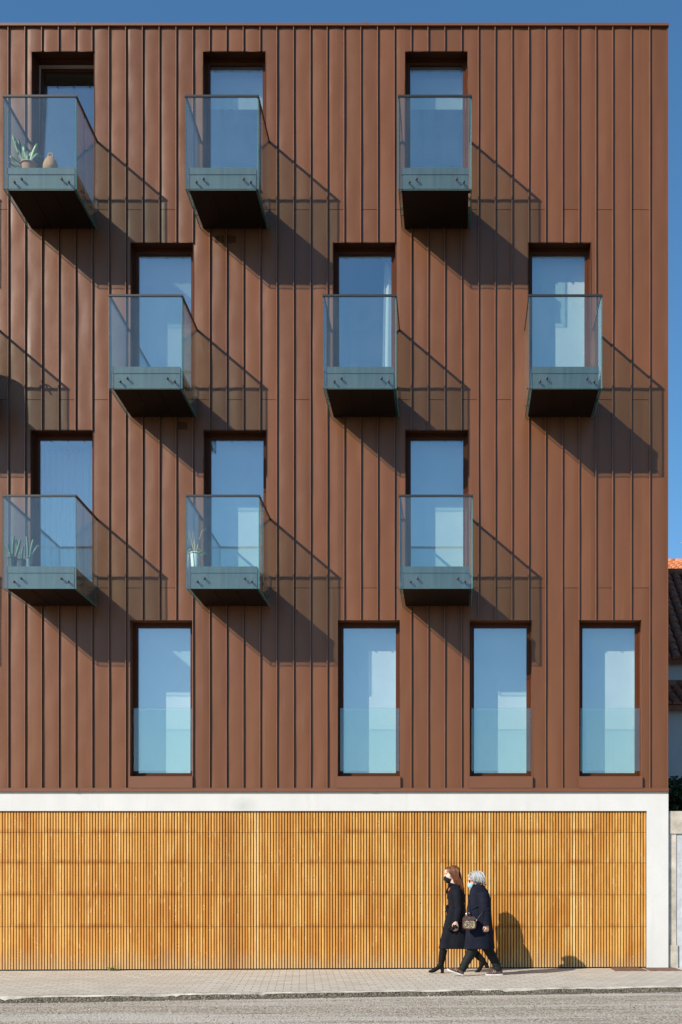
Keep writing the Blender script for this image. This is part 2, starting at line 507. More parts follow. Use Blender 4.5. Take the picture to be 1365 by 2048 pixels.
MAT = dict(
    clad=m_cladding(),
    seam=simple('rolled_seam', (0.185, 0.080, 0.043), 0.33, spec=0.55, var=0.12, scale=4),
    trim=simple('brown_trim', (0.155, 0.060, 0.0265), 0.40, spec=0.45, var=0.06, scale=3, bump=0.05),
    frame=simple('window_frame_brown', (0.088, 0.026, 0.0090), 0.45, spec=0.18, var=0.05),
    reveal=simple('shade_darkened_trim', (0.080, 0.028, 0.0125), 0.45, spec=0.15, var=0.06),  # brown trim metal with the shade of the openings darkened into its colour
    dark=simple('dark_gap', (0.012, 0.009, 0.008), 0.9),
    pane=m_glass('window_glass', (0.93, 0.975, 0.965), 0.165, 1.2, 0.07),
    bal=m_glass('balcony_glass', (0.895, 0.962, 0.948), 0.004, 1.15, 0.02, 0.018),
    guard=m_glass('guard_glass', (0.92, 0.975, 0.962), 0.01, 1.1, 0.02, 0.022),
    edge=simple('glass_edge_teal', (0.065, 0.25, 0.22), 0.15, spec=0.8, var=0.3, scale=25),
    rail=simple('dark_grey_rail', (0.022, 0.024, 0.027), 0.4, 0.1, var=0.1),
    fascia=simple('weathered_zinc', (0.046, 0.071, 0.074), 0.55, 0.0, var=0.3, scale=2.2, bump=0.1, stretch=(9, 9, 0.7)),
    soffit=simple('dark_bronze_soffit', (0.014, 0.0085, 0.006), 0.6, spec=0.12, var=0.15, scale=2),
    steel=simple('dull_bolt', (0.06, 0.048, 0.040), 0.5, 0.1),
    wood=m_wood(),
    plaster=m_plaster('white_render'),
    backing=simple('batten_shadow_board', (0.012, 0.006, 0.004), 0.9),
    blind=simple('white_blind', (0.70, 0.72, 0.71), 0.8, var=0.05, scale=3),
    room=simple('room_paint', (0.34, 0.33, 0.31), 0.9, var=0.05),
    lining=simple('white_lining', (0.66, 0.64, 0.60), 0.6, var=0.04),
    curtain=simple('sheer_curtain', (0.70, 0.71, 0.70), 0.85, var=0.06, stretch=(6, 6, 0.5)),
    pavers=m_pavers(),
    kerb=simple('kerb_stone', (0.43, 0.40, 0.345), 0.85, var=0.42, scale=4, bump=0.5, bscale=40),
    gutter=m_gravelly('gutter_asphalt', (0.115, 0.098, 0.072), (0.20, 0.175, 0.13), (0.04, 0.033, 0.025), 55, False),
    road=m_gravelly('worn_road', (0.43, 0.38, 0.31), (0.58, 0.52, 0.43), (0.15, 0.125, 0.095), 42),
    unseen_road=m_gravelly('dark_unseen_road', (0.050, 0.048, 0.045), (0.075, 0.072, 0.068), (0.03, 0.028, 0.026), 60, False),  # unseen far lane, coloured dark to cut light bounced onto the facade
    conc=simple('pale_concrete', (0.47, 0.45, 0.41), 0.85, var=0.12, scale=9, bump=0.3),
    ground=simple('distant_ground', (0.075, 0.07, 0.06), 0.95, var=0.2, scale=0.3),  # unseen ground, kept dark so less light bounces up
    rust=simple('rusty_steel', (0.15, 0.085, 0.055), 0.75, var=0.3, scale=14, bump=0.4),
    stone=simple('beige_limestone', (0.44, 0.40, 0.335), 0.8, var=0.3, scale=5, bump=0.4, bscale=30),
    wallpaint=simple('pale_blue_render', (0.46, 0.49, 0.505), 0.85, var=0.14, scale=9, bump=0.6, bscale=120),
    house=m_plaster('house_render', (0.52, 0.53, 0.53), False),
    tile_old=m_tiles('old_brown_tiles', (0.23, 0.095, 0.062), (0.34, 0.155, 0.10)),
    tile_red=m_tiles('orange_clay_tiles', (0.50, 0.17, 0.075), (0.66, 0.30, 0.15)),
    leaf=simple('dark_leaf', (0.035, 0.060, 0.022), 0.45, var=0.45, scale=14),
    bark=simple('bark', (0.10, 0.075, 0.05), 0.9, var=0.3, scale=20, bump=0.6),
    terracotta=simple('terracotta', (0.56, 0.25, 0.13), 0.75, var=0.15, scale=12, bump=0.15),
    clay_pale=simple('pale_terracotta', (0.56, 0.26, 0.13), 0.75, var=0.15, scale=10, bump=0.15),
    soil=simple('soil', (0.05, 0.035, 0.025), 0.95),
    pot_dark=simple('dark_green_pot', (0.035, 0.045, 0.032), 0.5, var=0.2),
    pot_grey=simple('grey_blue_pot', (0.17, 0.20, 0.20), 0.5, var=0.2),
    pot_white=simple('white_pot', (0.80, 0.80, 0.78), 0.35, var=0.03),
    cactus=simple('cactus_green', (0.045, 0.10, 0.050), 0.5, var=0.3, scale=20),
    cactus_b=simple('cactus_blue_green', (0.075, 0.15, 0.10), 0.5, var=0.3, scale=20),
    strap_leaf=simple('broad_leaf_green', (0.050, 0.090, 0.035), 0.4, var=0.4, scale=7),
    strap_pale=simple('pale_leaf_tip', (0.20, 0.24, 0.085), 0.45, var=0.3, scale=9),
    aloe=simple('aloe_tan', (0.42, 0.33, 0.21), 0.5, var=0.2, scale=9),
    rosette=simple('succulent_yellow_green', (0.33, 0.36, 0.16), 0.5, var=0.35, scale=25),
    weed=simple('weed_green', (0.14, 0.26, 0.045), 0.5, var=0.3, scale=20),
    skin=simple('skin', (0.62, 0.37, 0.27), 0.5, var=0.06, scale=12),
    skin_pale=simple('pale_skin', (0.66, 0.43, 0.34), 0.5, var=0.06, scale=12),
    eye=simple('dark_eye', (0.02, 0.012, 0.01), 0.2),
    lips=simple('brow_brown', (0.10, 0.05, 0.03), 0.7),
    coat_a=simple('black_navy_wool', (0.0090, 0.0100, 0.0150), 0.9, spec=0.12, var=0.25, scale=9, bump=0.35, bscale=160),
    coat_b=simple('navy_wool', (0.0092, 0.0108, 0.0200), 0.9, spec=0.12, var=0.25, scale=9, bump=0.35, bscale=160),
    trousers=simple('charcoal_trousers', (0.0095, 0.0112, 0.0108), 0.7, spec=0.22, var=0.25, scale=10, bump=0.2),
    suede=simple('black_suede', (0.0075, 0.0068, 0.0068), 0.8, spec=0.15, var=0.2, scale=20),
    leather=simple('black_leather', (0.014, 0.013, 0.013), 0.45, var=0.2),
    mask_black=simple('black_cloth', (0.010, 0.010, 0.011), 0.85, spec=0.2),
    mask_blue=simple('pale_blue_paper', (0.27, 0.48, 0.58), 0.8, var=0.08, scale=25, bump=0.3, stretch=(1, 1, 6)),
    shoe=simple('burgundy_suede', (0.095, 0.042, 0.036), 0.75, var=0.2, scale=25),
    sole=simple('white_rubber', (0.55, 0.55, 0.54), 0.6, var=0.05),
    sock=simple('white_sock', (0.62, 0.62, 0.62), 0.8),
    patch=simple('tan_emblem', (0.26, 0.20, 0.13), 0.6),
    hair_a=m_hair('auburn_hair', (0.032, 0.012, 0.005), (0.22, 0.074, 0.021), R(-25)),
    hair_b=m_hair('silver_hair', (0.24, 0.24, 0.24), (0.52, 0.52, 0.515), R(60)),
    glasses=simple('dark_spectacles', (0.015, 0.010, 0.008), 0.2),
    scarf=simple('orange_scarf', (0.55, 0.15, 0.015), 0.7),
    bag=simple('dark_taupe_leather', (0.055, 0.047, 0.042), 0.4, var=0.15),
    leopard=m_leopard(),
    piping=simple('wine_piping', (0.10, 0.025, 0.022), 0.5),
    silver=simple('silver_metal', (0.75, 0.73, 0.70), 0.25, 0.9),
    cover=simple('grey_cover_cloth', (0.12, 0.12, 0.12), 0.9),
    aerial=simple('aluminium_rod', (0.30, 0.30, 0.31), 0.4, 0.8),
)

# ------------------------------------------------------------------ the facade
W_OPEN = 125.6 / S
# opening centres (photo px on the facade), top and bottom of the opening
ROWS = {1: (104, 416), 2: (486, 798), 3: (861, 1173), 4: (1240, 1553)}
WINDOWS = [  # centre px, row, kind
    (126.5, 1, 'tilted'), (469.0, 1, 'venetian_top'), (873.0, 1, 'venetian_top'),
    (324.5, 2, 'venetian'), (729.0, 2, 'curtain_side'), (1119.5, 2, 'blind'),
    (124.5, 3, 'sheer'), (470.5, 3, 'blind'), (874.0, 3, 'blind'),
    (323.0, 4, 'blind'), (738.0, 4, 'blind'), (1002.0, 4, 'blind'), (1221.0, 4, 'blind'),
    (-70.5, 2, 'blind'), (-206.0, 1, 'venetian_top'), (-206.0, 3, 'blind'),
]
SEAMS = [17.8 + 33.545 * n for n in range(-17, 37)] + [1262.5, 1299.7]
LEFT_PX, RIGHT_PX = SEAMS[0] - 33.5, 1336.0
TOP_PX, BOT_PX = 54.0, 1577.0
JOINTS = [419.5, 799.5, 1176.0]
OPEN = []
for cx, row, kind in WINDOWS:
    t, b = ROWS[row]
    OPEN.append((X(cx) - W_OPEN / 2, X(cx) + W_OPEN / 2, Z(b), Z(t)))

building = empty('apartment_building', (0, 0, 0))
tag(building, 'brown standing seam metal apartment block with glass balconies above a white base with timber slats', 'building')


def free_spans(x0, x1, z0, z1):
    cuts = sorted((o[2], o[3]) for o in OPEN if o[0] < (x0 + x1) / 2 < o[1])
    out, a = [], z0
    for c0, c1 in cuts:
        if c0 > a: out.append((a, min(c0, z1)))
        a = max(a, c1)
    if a < z1: out.append((a, z1))
    return out


def oilcan(pi, u, z):
    a = 0.0062 * noise.noise((pi * 7.31, 0.3, z * 0.55)) + 0.0052 * noise.noise((pi * 3.17, 5.1, z * 1.9)) + 0.0058 + 0.0017 * noise.noise((pi * 2.3, 8.2, z * 3.6))
    k = 0.0130 * noise.noise((pi * 5.77, 9.4, z * 0.8))
    q = 1 - u * u
    return -(q * a + u * q * k)


clad = MB()
edges = [LEFT_PX] + SEAMS + [RIGHT_PX]
for pi in range(len(edges) - 1):
    xa, xb = X(edges[pi]), X(edges[pi + 1])
    n_seam = pi - 1 - 17
    brk = sorted({xa, xb} | {e for o in OPEN for e in (o[0], o[1]) if xa < e < xb})
    for p, q in zip(brk[:-1], brk[1:]):
        if q - p < 1e-4: continue
        for z0, z1 in free_spans(p, q, Z(BOT_PX), Z(TOP_PX)):
            parts = [(z0, z1)]
            if n_seam % 2 == 1:
                for j in JOINTS:
                    zj = Z(j); nw = []
                    for a, b in parts:
                        if a < zj - 0.02 and b > zj + 0.02:
                            nw += [(a, zj - 0.004), (zj + 0.004, b)]
                            clad.box(p, q, 0.012, 0.03, zj - 0.03, zj + 0.03, 1)
                        else: nw.append((a, b))
                    parts = nw
            for a, b in parts:
                nx = max(2, round((q - p) / 0.035)); nz = max(2, round((b - a) / 0.06))
                vs, fs = [], []
                for j in range(nz + 1):
                    z = a + (b - a) * j / nz
                    for i in range(nx + 1):
                        x = p + (q - p) * i / nx
                        u = (x - xa) / (xb - xa) * 2 - 1
                        vs.append((x, oilcan(pi, u, z), z))
                for j in range(nz):
                    for i in range(nx):
                        k = j * (nx + 1) + i
                        fs.append((k, k + 1, k + nx + 2, k + nx + 1))
                clad.add(vs, fs, 0, True, random.random())
# standing seams
for si, sp in enumerate(SEAMS):
    x = X(sp)
    for z0, z1 in free_spans(x - 0.001, x + 0.001, Z(BOT_PX), Z(TOP_PX)):
        if z0 > Z(BOT_PX) + 0.01: z0 -= 0.010
        nz = max(2, int((z1 - z0) / 0.35))
            # single-lock seam: an upright leg whose top is folded over to the right
        PR = [(-0.0025, 0.006), (-0.0025, -0.0335), (-0.0010, -0.0355), (0.0100, -0.0355), (0.0118, -0.0335), (0.0118, -0.0230), (0.0100, -0.0230), (0.0090, -0.0300), (0.0015, -0.0300), (0.0015, 0.006)]
        NP = len(PR)
        vs, fs = [], []
        for j in range(nz + 1):
            z = z0 + (z1 - z0) * j / nz
            dx = 0.0016 * noise.noise((si * 4.3, z * 1.1, 2.0))
            dy = 0.003 * noise.noise((si * 2.9, z * 0.9, 7.0))
            for xx, yy in PR:
                vs.append((x - 0.004 + dx + xx, yy + (dy if yy < 0 else 0), z))
        for j in range(nz):
            for i in range(NP - 1):
                k = j * NP + i
                fs.append((k, k + 1, k + NP + 1, k + NP))
        fs.append(tuple(reversed(range(NP)))); fs.append(tuple(range(nz * NP, nz * NP + NP)))
        clad.add(vs, fs, 2, False, 0.5)
# end bead at the free corner
clad.box(X(1333.6), X(1336.6), -0.014, 0.003, Z(BOT_PX), Z(TOP_PX))
clad.build('cladding', [MAT['clad'], MAT['dark'], MAT['seam']], building)

XL, XR, DEEP = X(LEFT_PX), X(RIGHT_PX), 12.0
b = MB()
b.box(XR - 0.02, XR, 0.02, DEEP, Z(BOT_PX), Z(TOP_PX))
for k in range(1, 40): b.box(XR, XR + 0.034, 0.3 * k - 0.005, 0.3 * k + 0.005, Z(BOT_PX), Z(TOP_PX))
b.box(XL, XL + 0.02, 0.02, DEEP, Z(BOT_PX), Z(TOP_PX))
b.box(XL, XR, DEEP, DEEP + 0.02, -0.3, Z(TOP_PX))
b.build('side_cladding', MAT['clad'], building)
b = MB()
b.box(XL - 0.03, X(1337.5), -0.05, 0.10, Z(55.0), Z(50) - 0.004)
b.box(XL - 0.03, X(1337.5), -0.045, 0.10, Z(50) - 0.004, Z(50) + 0.004)
for px in (153.5, 731): b.box(X(px - 4), X(px + 4), -0.053, 0.11, Z(55.3), Z(49.2))
b.build('coping', MAT['trim'], building)
MB().box(XL, XR, 0.1, DEEP, Z(60), Z(58)).build('roof', MAT['dark'], building)
b = MB()
b.box(XL, X(1336.8), -0.048, 0.02, Z(1584), Z(1577.4))
b.box(XL, X(1336.8), -0.043, 0.02, Z(1577.4), Z(1576.2))
for px in (155, 748): b.box(X(px - 5), X(px + 5), -0.052, 0.0, Z(1584.3), Z(1577))
b.build('base_flashing', MAT['trim'], building)
b = MB()
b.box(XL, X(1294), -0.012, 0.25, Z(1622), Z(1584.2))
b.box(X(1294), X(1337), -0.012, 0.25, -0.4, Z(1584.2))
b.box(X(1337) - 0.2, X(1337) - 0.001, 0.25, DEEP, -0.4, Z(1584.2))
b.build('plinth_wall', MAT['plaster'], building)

# timber slat screen in five storeys of boards
w = MB()
pitch = 5.655 / S
sw = 0.0320
rowsz = [Z(1623.2), Z(1665), Z(1726), Z(1790), Z(1854), -0.06]
nsl = int((X(1292.5) - XL) / pitch)
for i in range(nsl):
    x1 = X(1292.5) - i * pitch
    x0 = x1 - sw
    base = random.gauss(0.48, 0.19)
    for k in range(5):
        tt = min(1, max(0, base + random.gauss(0, 0.035)))
        zt, zb = rowsz[k], rowsz[k + 1] + 0.005
        if k == 4: zb = pav_z(x0, 0) + 0.022
        y = 0.022 + random.uniform(-0.002, 0.002)
        e = 0.003
        vs = [(x0, y + e, zb), (x0 + e, y, zb), (x1 - e, y, zb), (x1, y + e, zb), (x1, y + 0.03, zb), (x0, y + 0.03, zb)]
        vs += [(p[0], p[1], zt) for p in vs]
        fs = [(q, (q + 1) % 6, (q + 1) % 6 + 6, q + 6) for q in range(6)] + [(5, 4, 3, 2, 1, 0), (6, 7, 8, 9, 10, 11)]
        w.add(vs, fs, 0, False, tt)
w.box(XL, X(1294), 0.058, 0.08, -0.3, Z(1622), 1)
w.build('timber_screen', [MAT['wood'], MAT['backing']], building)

# small louvred vents tucked under balconies
for px, py in ((440, 479), (463, 479), (366, 852)):
    v = MB()
    for k in range(5):
        v.box(-0.07, 0.07, -0.008, 0.0, -0.05 + k * 0.022, -0.05 + k * 0.022 + 0.009)
    v.box(-0.075, 0.075, -0.004, 0.002, -0.06, 0.06)
    v.build('vent', MAT['reveal'], building, (X(px), -0.004, Z(py)))

# ------------------------------------------------------------------ windows
H_OPEN = 312.5 / S


def frame_bars(m, w, h, t, y0, y1, x0=0.0, z0=0.0):
    m.box(x0 - w / 2, x0 - w / 2 + t, y0, y1, z0, z0 + h)
    m.box(x0 + w / 2 - t, x0 + w / 2, y0, y1, z0, z0 + h)
    m.box(x0 - w / 2 + t, x0 + w / 2 - t, y0, y1, z0, z0 + t)
    m.box(x0 - w / 2 + t, x0 + w / 2 - t, y0, y1, z0 + h - t, z0 + h)


def make_window(cx, row, kind):
    h, wd = H_OPEN, W_OPEN
    m = MB()
    frame_bars(m, wd - 0.004, h, 0.030, 0.172, 0.27)
    if kind != 'tilted':
        frame_bars(m, wd - 0.064 - 0.006, h - 0.066, 0.046, 0.196, 0.25, 0, 0.033)
    win = m.build('window', MAT['frame'], building, (X(cx), 0, Z(ROWS[row][1])))
    if kind == 'tilted': win['label'] = 'window tilted open inwards at the top'
    # metal lining of the opening, folded over the cladding edge
    m = MB(); t = 0.005
    x0, x1 = -wd / 2, wd / 2
    for a, b in ((x0 - 0.008, x0 + t), (x1 - t, x1 + 0.008)): m.box(a, b, -0.0075, 0.30, 0.0, h)
    m.box(x0 - 0.008, x1 + 0.008, -0.0075, 0.30, h, h + 0.010)
    if row == 4:
        m.box(x0 - 0.006, x1 + 0.006, -0.050, 0.172, -24 / S + 0.004, -0.002)
        m.box(0.27, 0.33, 0.14, 0.171, 0.004, 0.016)
    else:
        m.box(x0, x1, 0.0, 0.172, -0.03, 0.0)
    m.build('reveal', MAT['trim' if row == 4 else 'reveal'], win)
    # pane
    pw, ph = wd - 0.15, h - 0.15
    g = MB().box(-pw / 2, pw / 2, 0.0, 0.024, 0, ph)
    if kind == 'tilted':
        s = MB()
        frame_bars(s, wd - 0.07, h - 0.07, 0.046, -0.02, 0.05, 0, -0.04)
        so = s.build('sash', MAT['frame'], win, (0, 0.215, 0.075))
        so.rotation_euler = (R(-3.6), 0, 0)
        go = g.build('pane', MAT['pane'], win, (0, 0.215, 0.075))
        go.rotation_euler = (R(-3.6), 0, 0)
    else:
        g.build('pane', MAT['pane'], win, (0, 0.212, 0.075))
    # plaster lining and the room behind
    m = MB()
    dp = 0.44
    m.box(-wd / 2 - 0.02, -wd / 2 + 0.03, 0.272, dp, 0, h, 0); m.box(wd / 2 - 0.03, wd / 2 + 0.02, 0.272, dp, 0, h, 0)
    m.box(-wd / 2 + 0.03, wd / 2 - 0.03, 0.272, dp, h - 0.03, h + 0.02, 0)
    m.build('reveal_lining', MAT['lining'], win)
    m = MB()
    rw, rh, rd = 0.86, h + 0.12, 3.2
    m.box(-rw - 0.05, -rw, dp - 0.1, rd, -0.1, rh + 0.05); m.box(rw, rw + 0.05, dp - 0.1, rd, -0.1, rh + 0.05)
    m.box(-rw, rw, rd, rd + 0.05, -0.1, rh); m.box(-rw, rw, dp - 0.1, rd, rh, rh + 0.05); m.box(-rw, rw, 0.272, rd, -0.1, 0.0)
    m.box(-rw, -wd / 2 - 0.021, dp - 0.1, dp - 0.05, 0.0, rh); m.box(wd / 2 + 0.021, rw, dp - 0.1, dp - 0.05, 0.0, rh)
    m.build('room', MAT['room'], win)
    m = MB()
    if kind == 'blind':
        m.box(-0.56, 0.56, 0.450, 0.454, 0.02, h)
        m.build('roller_blind', MAT['blind'], win)
    elif kind in ('venetian', 'venetian_top'):
        lo = 0.03 if kind == 'venetian' else h - 0.62
        z = lo
        while z < h - 0.03:
            M = Matrix.Translation((0, 0.462, z)) @ Matrix.Rotation(R(-62), 4, 'X')
            m.box(-0.55, 0.55, -0.014, 0.014, -0.0008, 0.0008, 0, None, M)
            z += 0.0235
        m.box(-0.56, 0.56, 0.448, 0.476, h - 0.03, h)
        m.build('venetian_blind', MAT['blind'], win)
    elif kind in ('curtain_side', 'sheer'):
        xa, xb, y0 = (0.30, 0.52, 0.50) if kind == 'curtain_side' else (-0.62, 0.62, 0.80)
        n = int((xb - xa) / 0.012)
        vs, fs = [], []
        for j in range(13):
            for i in range(n + 1):
                x = xa + (xb - xa) * i / n
                z = 0.02 + (h - 0.05) * j / 12
                pull = 0.10 * (1 - j / 12.0) if kind == 'curtain_side' else 0
                xx = x + (xb - x) * (-0.35 if kind == 'curtain_side' else 0) * (1 - (j / 12.0)) * 0.6
                vs.append((xx, y0 + 0.028 * math.sin(x * 62 + 0.9 * noise.noise((x * 6, z * .4, 0))) + 0.012 * noise.noise((x * 9, z, 1)), z))
        for j in range(12):
            for i in range(n):
                k = j * (n + 1) + i
                fs.append((k, k + 1, k + n + 2, k + n + 1))
        m.add(vs, fs, 0, True)
        m.build('curtain', MAT['curtain'], win)
    if row == 4:
        g = MB()
        g.box(-0.478, 0.497, 0.10, 0.113, 0.10, 139 / S, [1, 1, 0, 1, 0, 1])
        g.build('guard_glass', [MAT['guard'], MAT['edge']], win)
    return win


for cx, row, kind in WINDOWS: make_window(cx, row, kind)

# ------------------------------------------------------------------ balconies
BW, BD, GT = 138.3 / S, 1.10, 0.016
H_UP = 131.5 / S      # glass above the floor
H_DN = 44.0 / S       # glass below the floor


def make_balcony():
    m = MB()
    x = BW / 2 - 0.050
    yf = -BD + GT + 0.045
    m.box(-x - 0.006, x + 0.006, yf - 0.006, -0.002, -0.100, -0.001, [1, 0, 0, 0, 0, 0])
    m.box(-x + 0.002, x - 0.002, yf + 0.006, -0.002, -0.126, -0.100, [1, 0, 0, 0, 0, 0])
    m.box(-x, x, yf, -0.002, -H_DN + 0.012, -0.126, [1, 0, 0, 0, 0, 0])
    for k in (-1, 1): m.box(k * 0.17 - 0.003, k * 0.17 + 0.003, yf + 0.01, -0.03, -H_DN + 0.006, -H_DN + 0.012, 1)
    o = m.build('balcony', [MAT['fascia'], MAT['soffit']], building)
    g = MB()
    g.box(-BW / 2, BW / 2, -BD, -BD + GT, -H_DN, H_UP - 0.01, [1, 1, 0, 1, 0, 1])
    g.build('front_glass', [MAT['bal'], MAT['edge']], o)
    for s in (-1, 1):
        g = MB()
        a, b2 = (BW / 2 - GT) * s, BW / 2 * s
        g.box(min(a, b2), max(a, b2), -BD + GT + 0.003, -0.012, -H_DN, H_UP - 0.01, [1, 1, 1, 0, 0, 0])
        g.build('side_glass', [MAT['bal'], MAT['edge']], o)
    r = MB(); t = 0.007
    r.box(-BW / 2 - t, BW / 2 + t, -BD - t, -BD + GT + t, H_UP - 0.016, H_UP + 0.014)
    for s in (-1, 1):
        a, b2 = (BW / 2 - GT - t) * s, (BW / 2 + t) * s
        r.box(min(a, b2), max(a, b2), -BD + GT + t, -0.010, H_UP - 0.016, H_UP + 0.014)
    r.build('handrail', MAT['rail'], o)
    for px, dz in ((-0.395, -0.250), (-0.285, -0.200), (0.335, -0.200), (0.445, -0.250)):
        c = MB().tube([(px, yf + 0.002, dz), (px, -BD + GT, dz)], 0.012, 10)
        c.tube([(px, -BD + GT + 0.0, dz), (px, -BD + GT + 0.006, dz)], 0.020, 12)
        c.tube([(px, -BD - 0.006, dz), (px, -BD + 0.0005, dz)], 0.019, 12)
        c.build('fixing_bolt', MAT['steel'], o)
    for s in (-1, 1):
        for yy, dz in ((-0.86, -0.250), (-0.74, -0.200), (-0.34, -0.200), (-0.22, -0.250)):
            c = MB().tube([(s * (x - 0.002), yy, dz), (s * (BW / 2 - GT), yy, dz)], 0.012, 10)
            c.tube([(s * (BW / 2 - 0.0005), yy, dz), (s * (BW / 2 + 0.006), yy, dz)], 0.019, 12)
            c.build('fixing_bolt', MAT['steel'], o)
    return o


BALC = [(126.7, 1), (470.3, 1), (872.6, 1), (326.5, 2), (730.6, 2), (1119.0, 2),
        (126.0, 3), (472.2, 3), (874.5, 3), (-70.5, 2), (-206.0, 1), (-206.0, 3)]
BZ = {1: Z(415.0), 2: Z(791.5), 3: Z(1169.5)}
proto = make_balcony()
for i, (cx, row) in enumerate(BALC):
    o = proto if i == 0 else copy_tree(proto, building)
    o.location = (X(cx), 0, BZ[row])


def bal_pt(px, yb, row):
    """a point on a balcony floor, at depth yb, seen at photo column px"""
    return ((px - VX) * (D + yb) / FPX, yb, BZ[row])


# ------------------------------------------------------------------ things on the balconies
def leaf(m, base, tip, wid, mat=0, bend=0.0, thick=0.006, side=(1, 0, 0)):
    base, tip = Vector(base), Vector(tip)
    t = (tip - base)
    sd = Vector(side); sd = (sd - t.normalized() * sd.dot(t.normalized())).normalized()
    nm = t.normalized().cross(sd)
    pts, rad = [], []
    for k in range(9):
        s = k / 8.0
        pts.append(base + t * s + nm * (bend * math.sin(PI * s)) + Vector((0, 0, -abs(bend) * 0.6 * s * s)))
        rad.append(wid * (0.35 + 0.65 * math.sin(PI * min(1, 0.12 + s * 0.80))) * (1 if s < 0.9 else 0.55))
    vs, fs = [], []
    for p, r in zip(pts, rad):
        vs += [p - sd * r, p + nm * thick, p + sd * r, p - nm * thick * 0.6]
    for k in range(8):
        for q in range(4):
            a, b2 = k * 4 + q, k * 4 + (q + 1) % 4
            fs.append((a, b2, b2 + 4, a + 4))
    fs += [(3, 2, 1, 0), (32, 33, 34, 35)]
    m.add(vs, fs, mat, True)


def pot(name, mat, rt, rb, h, parent, ribs=0):
    prof = [(rb * 0.9, 0.0), (rb, 0.004)]
    n = 14
    for k in range(n + 1):
        s = k / n
        prof.append((rb + (rt - rb) * s + (0.0016 * math.sin(s * ribs * 2 * PI) if ribs else 0), 0.006 + (h - 0.012) * s))
    prof += [(rt * 1.06, h - 0.022), (rt * 1.07, h), (rt * 0.93, h), (rt * 0.92, h - 0.02), (0.002, h - 0.022)]
    o = MB().lathe(prof, n=22).build(name, mat, parent)
    MB().lathe([(rt * 0.9, h - 0.021), (rt * 0.5, h - 0.012), (0.002, h - 0.010)], n=14).build('soil', MAT['soil'], o)
    return o


# broad-leaved plant in a terracotta bowl
t = tag(empty('potted_plant', bal_pt(58, -0.93, 1)), 'broad leaved green plant in a terracotta bowl on the top floor balcony', 'potted plant')
pot('bowl', MAT['terracotta'], 0.118, 0.085, 0.128, t)
m = MB()
for (dx, dz, wd, bd, mt) in ((-0.20, 0.50, 0.020, 0.02, 0), (-0.245, 0.585, 0.030, 0.03, 1), (-0.17, 0.55, 0.024, 0.03, 0), (-0.10, 0.50, 0.045, -0.03, 0), (-0.06, 0.44, 0.05, 0.02, 0), (-0.02, 0.40, 0.045, -0.02, 0),
                             (0.06, 0.36, 0.04, 0.02, 0), (0.115, 0.42, 0.036, 0.03, 0), (0.14, 0.445, 0.026, 0.02, 1), (0.17, 0.30, 0.035, 0.02, 0), (0.22, 0.265, 0.035, 0.04, 0),
                             (-0.28, 0.27, 0.03, 0.05, 1), (-0.33, 0.21, 0.022, 0.06, 0), (0.20, 0.19, 0.03, 0.03, 0), (0.05, 0.33, 0.04, 0.05, 0)):
    yy = random.uniform(-0.03, 0.06)
    if abs(dx) > 0.2: yy = random.uniform(-0.04, 0.0)
    leaf(m, (dx * 0.18, yy * 0.3, 0.10), (dx, yy, dz), wd * 1.35, mt, bd, 0.005, (0.8, 0.5, 0.3))
m.build('foliage', [MAT['strap_leaf'], MAT['strap_pale']], t)

# terracotta jar with a ring handle
t = tag(empty('terracotta_jar', bal_pt(101.5, -0.90, 1)), 'pale terracotta jar with a ring handle on the top floor balcony', 'jar')
prof = [(0.075, 0.0), (0.10, 0.02), (0.116, 0.07), (0.115, 0.11), (0.104, 0.155), (0.085, 0.195), (0.066, 0.222), (0.060, 0.232), (0.050, 0.245), (0.004, 0.250)]
MB().lathe(prof, n=24).build('jar_body', MAT['clay_pale'], t)
MB().tube([(-0.036 + 0.0, 0, 0.235), (-0.040, 0, 0.27), (-0.028, 0, 0.305), (0, 0, 0.320), (0.028, 0, 0.305), (0.040, 0, 0.27), (0.036, 0, 0.235)], 0.011, 8).build('ring_handle', MAT['clay_pale'], t)


def cactus(loc, label, potmat, rt, rb, ph, stems, mat):
    t = tag(empty('potted_cactus', loc), label, 'cactus', 'cactus pots on the balcony')
    pot('pot', potmat, rt, rb, ph, t)
    for pts, r in stems:
        m = MB()
        p3 = [Vector(p) for p in pts]
        fine = []
        for a, b2 in zip(p3[:-1], p3[1:]):
            for k in range(5): fine.append(a.lerp(b2, k / 5.0))
        fine.append(p3[-1])
        n = len(fine)
        rad = [r * (0.72 + 0.28 * math.sin(PI * min(1, 0.1 + 0.9 * k / n))) for k in range(n)]
        fine.append(fine[-1] + (fine[-1] - fine[-2]).normalized() * r * 0.6); rad[-1] = r * 0.75; rad.append(r * 0.2)
        vs, fs = [], []
        N = 12
        for p, q in zip(fine, rad):
            for k in range(N):
                a = 2 * PI * k / N
                rr = q * (1.0 if k % 2 == 0 else 0.62)
                vs.append(p + Vector((rr * math.cos(a), rr * math.sin(a), 0)))
        for j in range(len(fine) - 1):
            for k in range(N):
                a, b2 = j * N + k, j * N + (k + 1) % N
                fs.append((a, b2, b2 + N, a + N))
        fs.append(tuple(range((len(fine) - 1) * N, len(fine) * N)))
        m.add(vs, fs, 0, True)
        m.build('stem', mat, t)


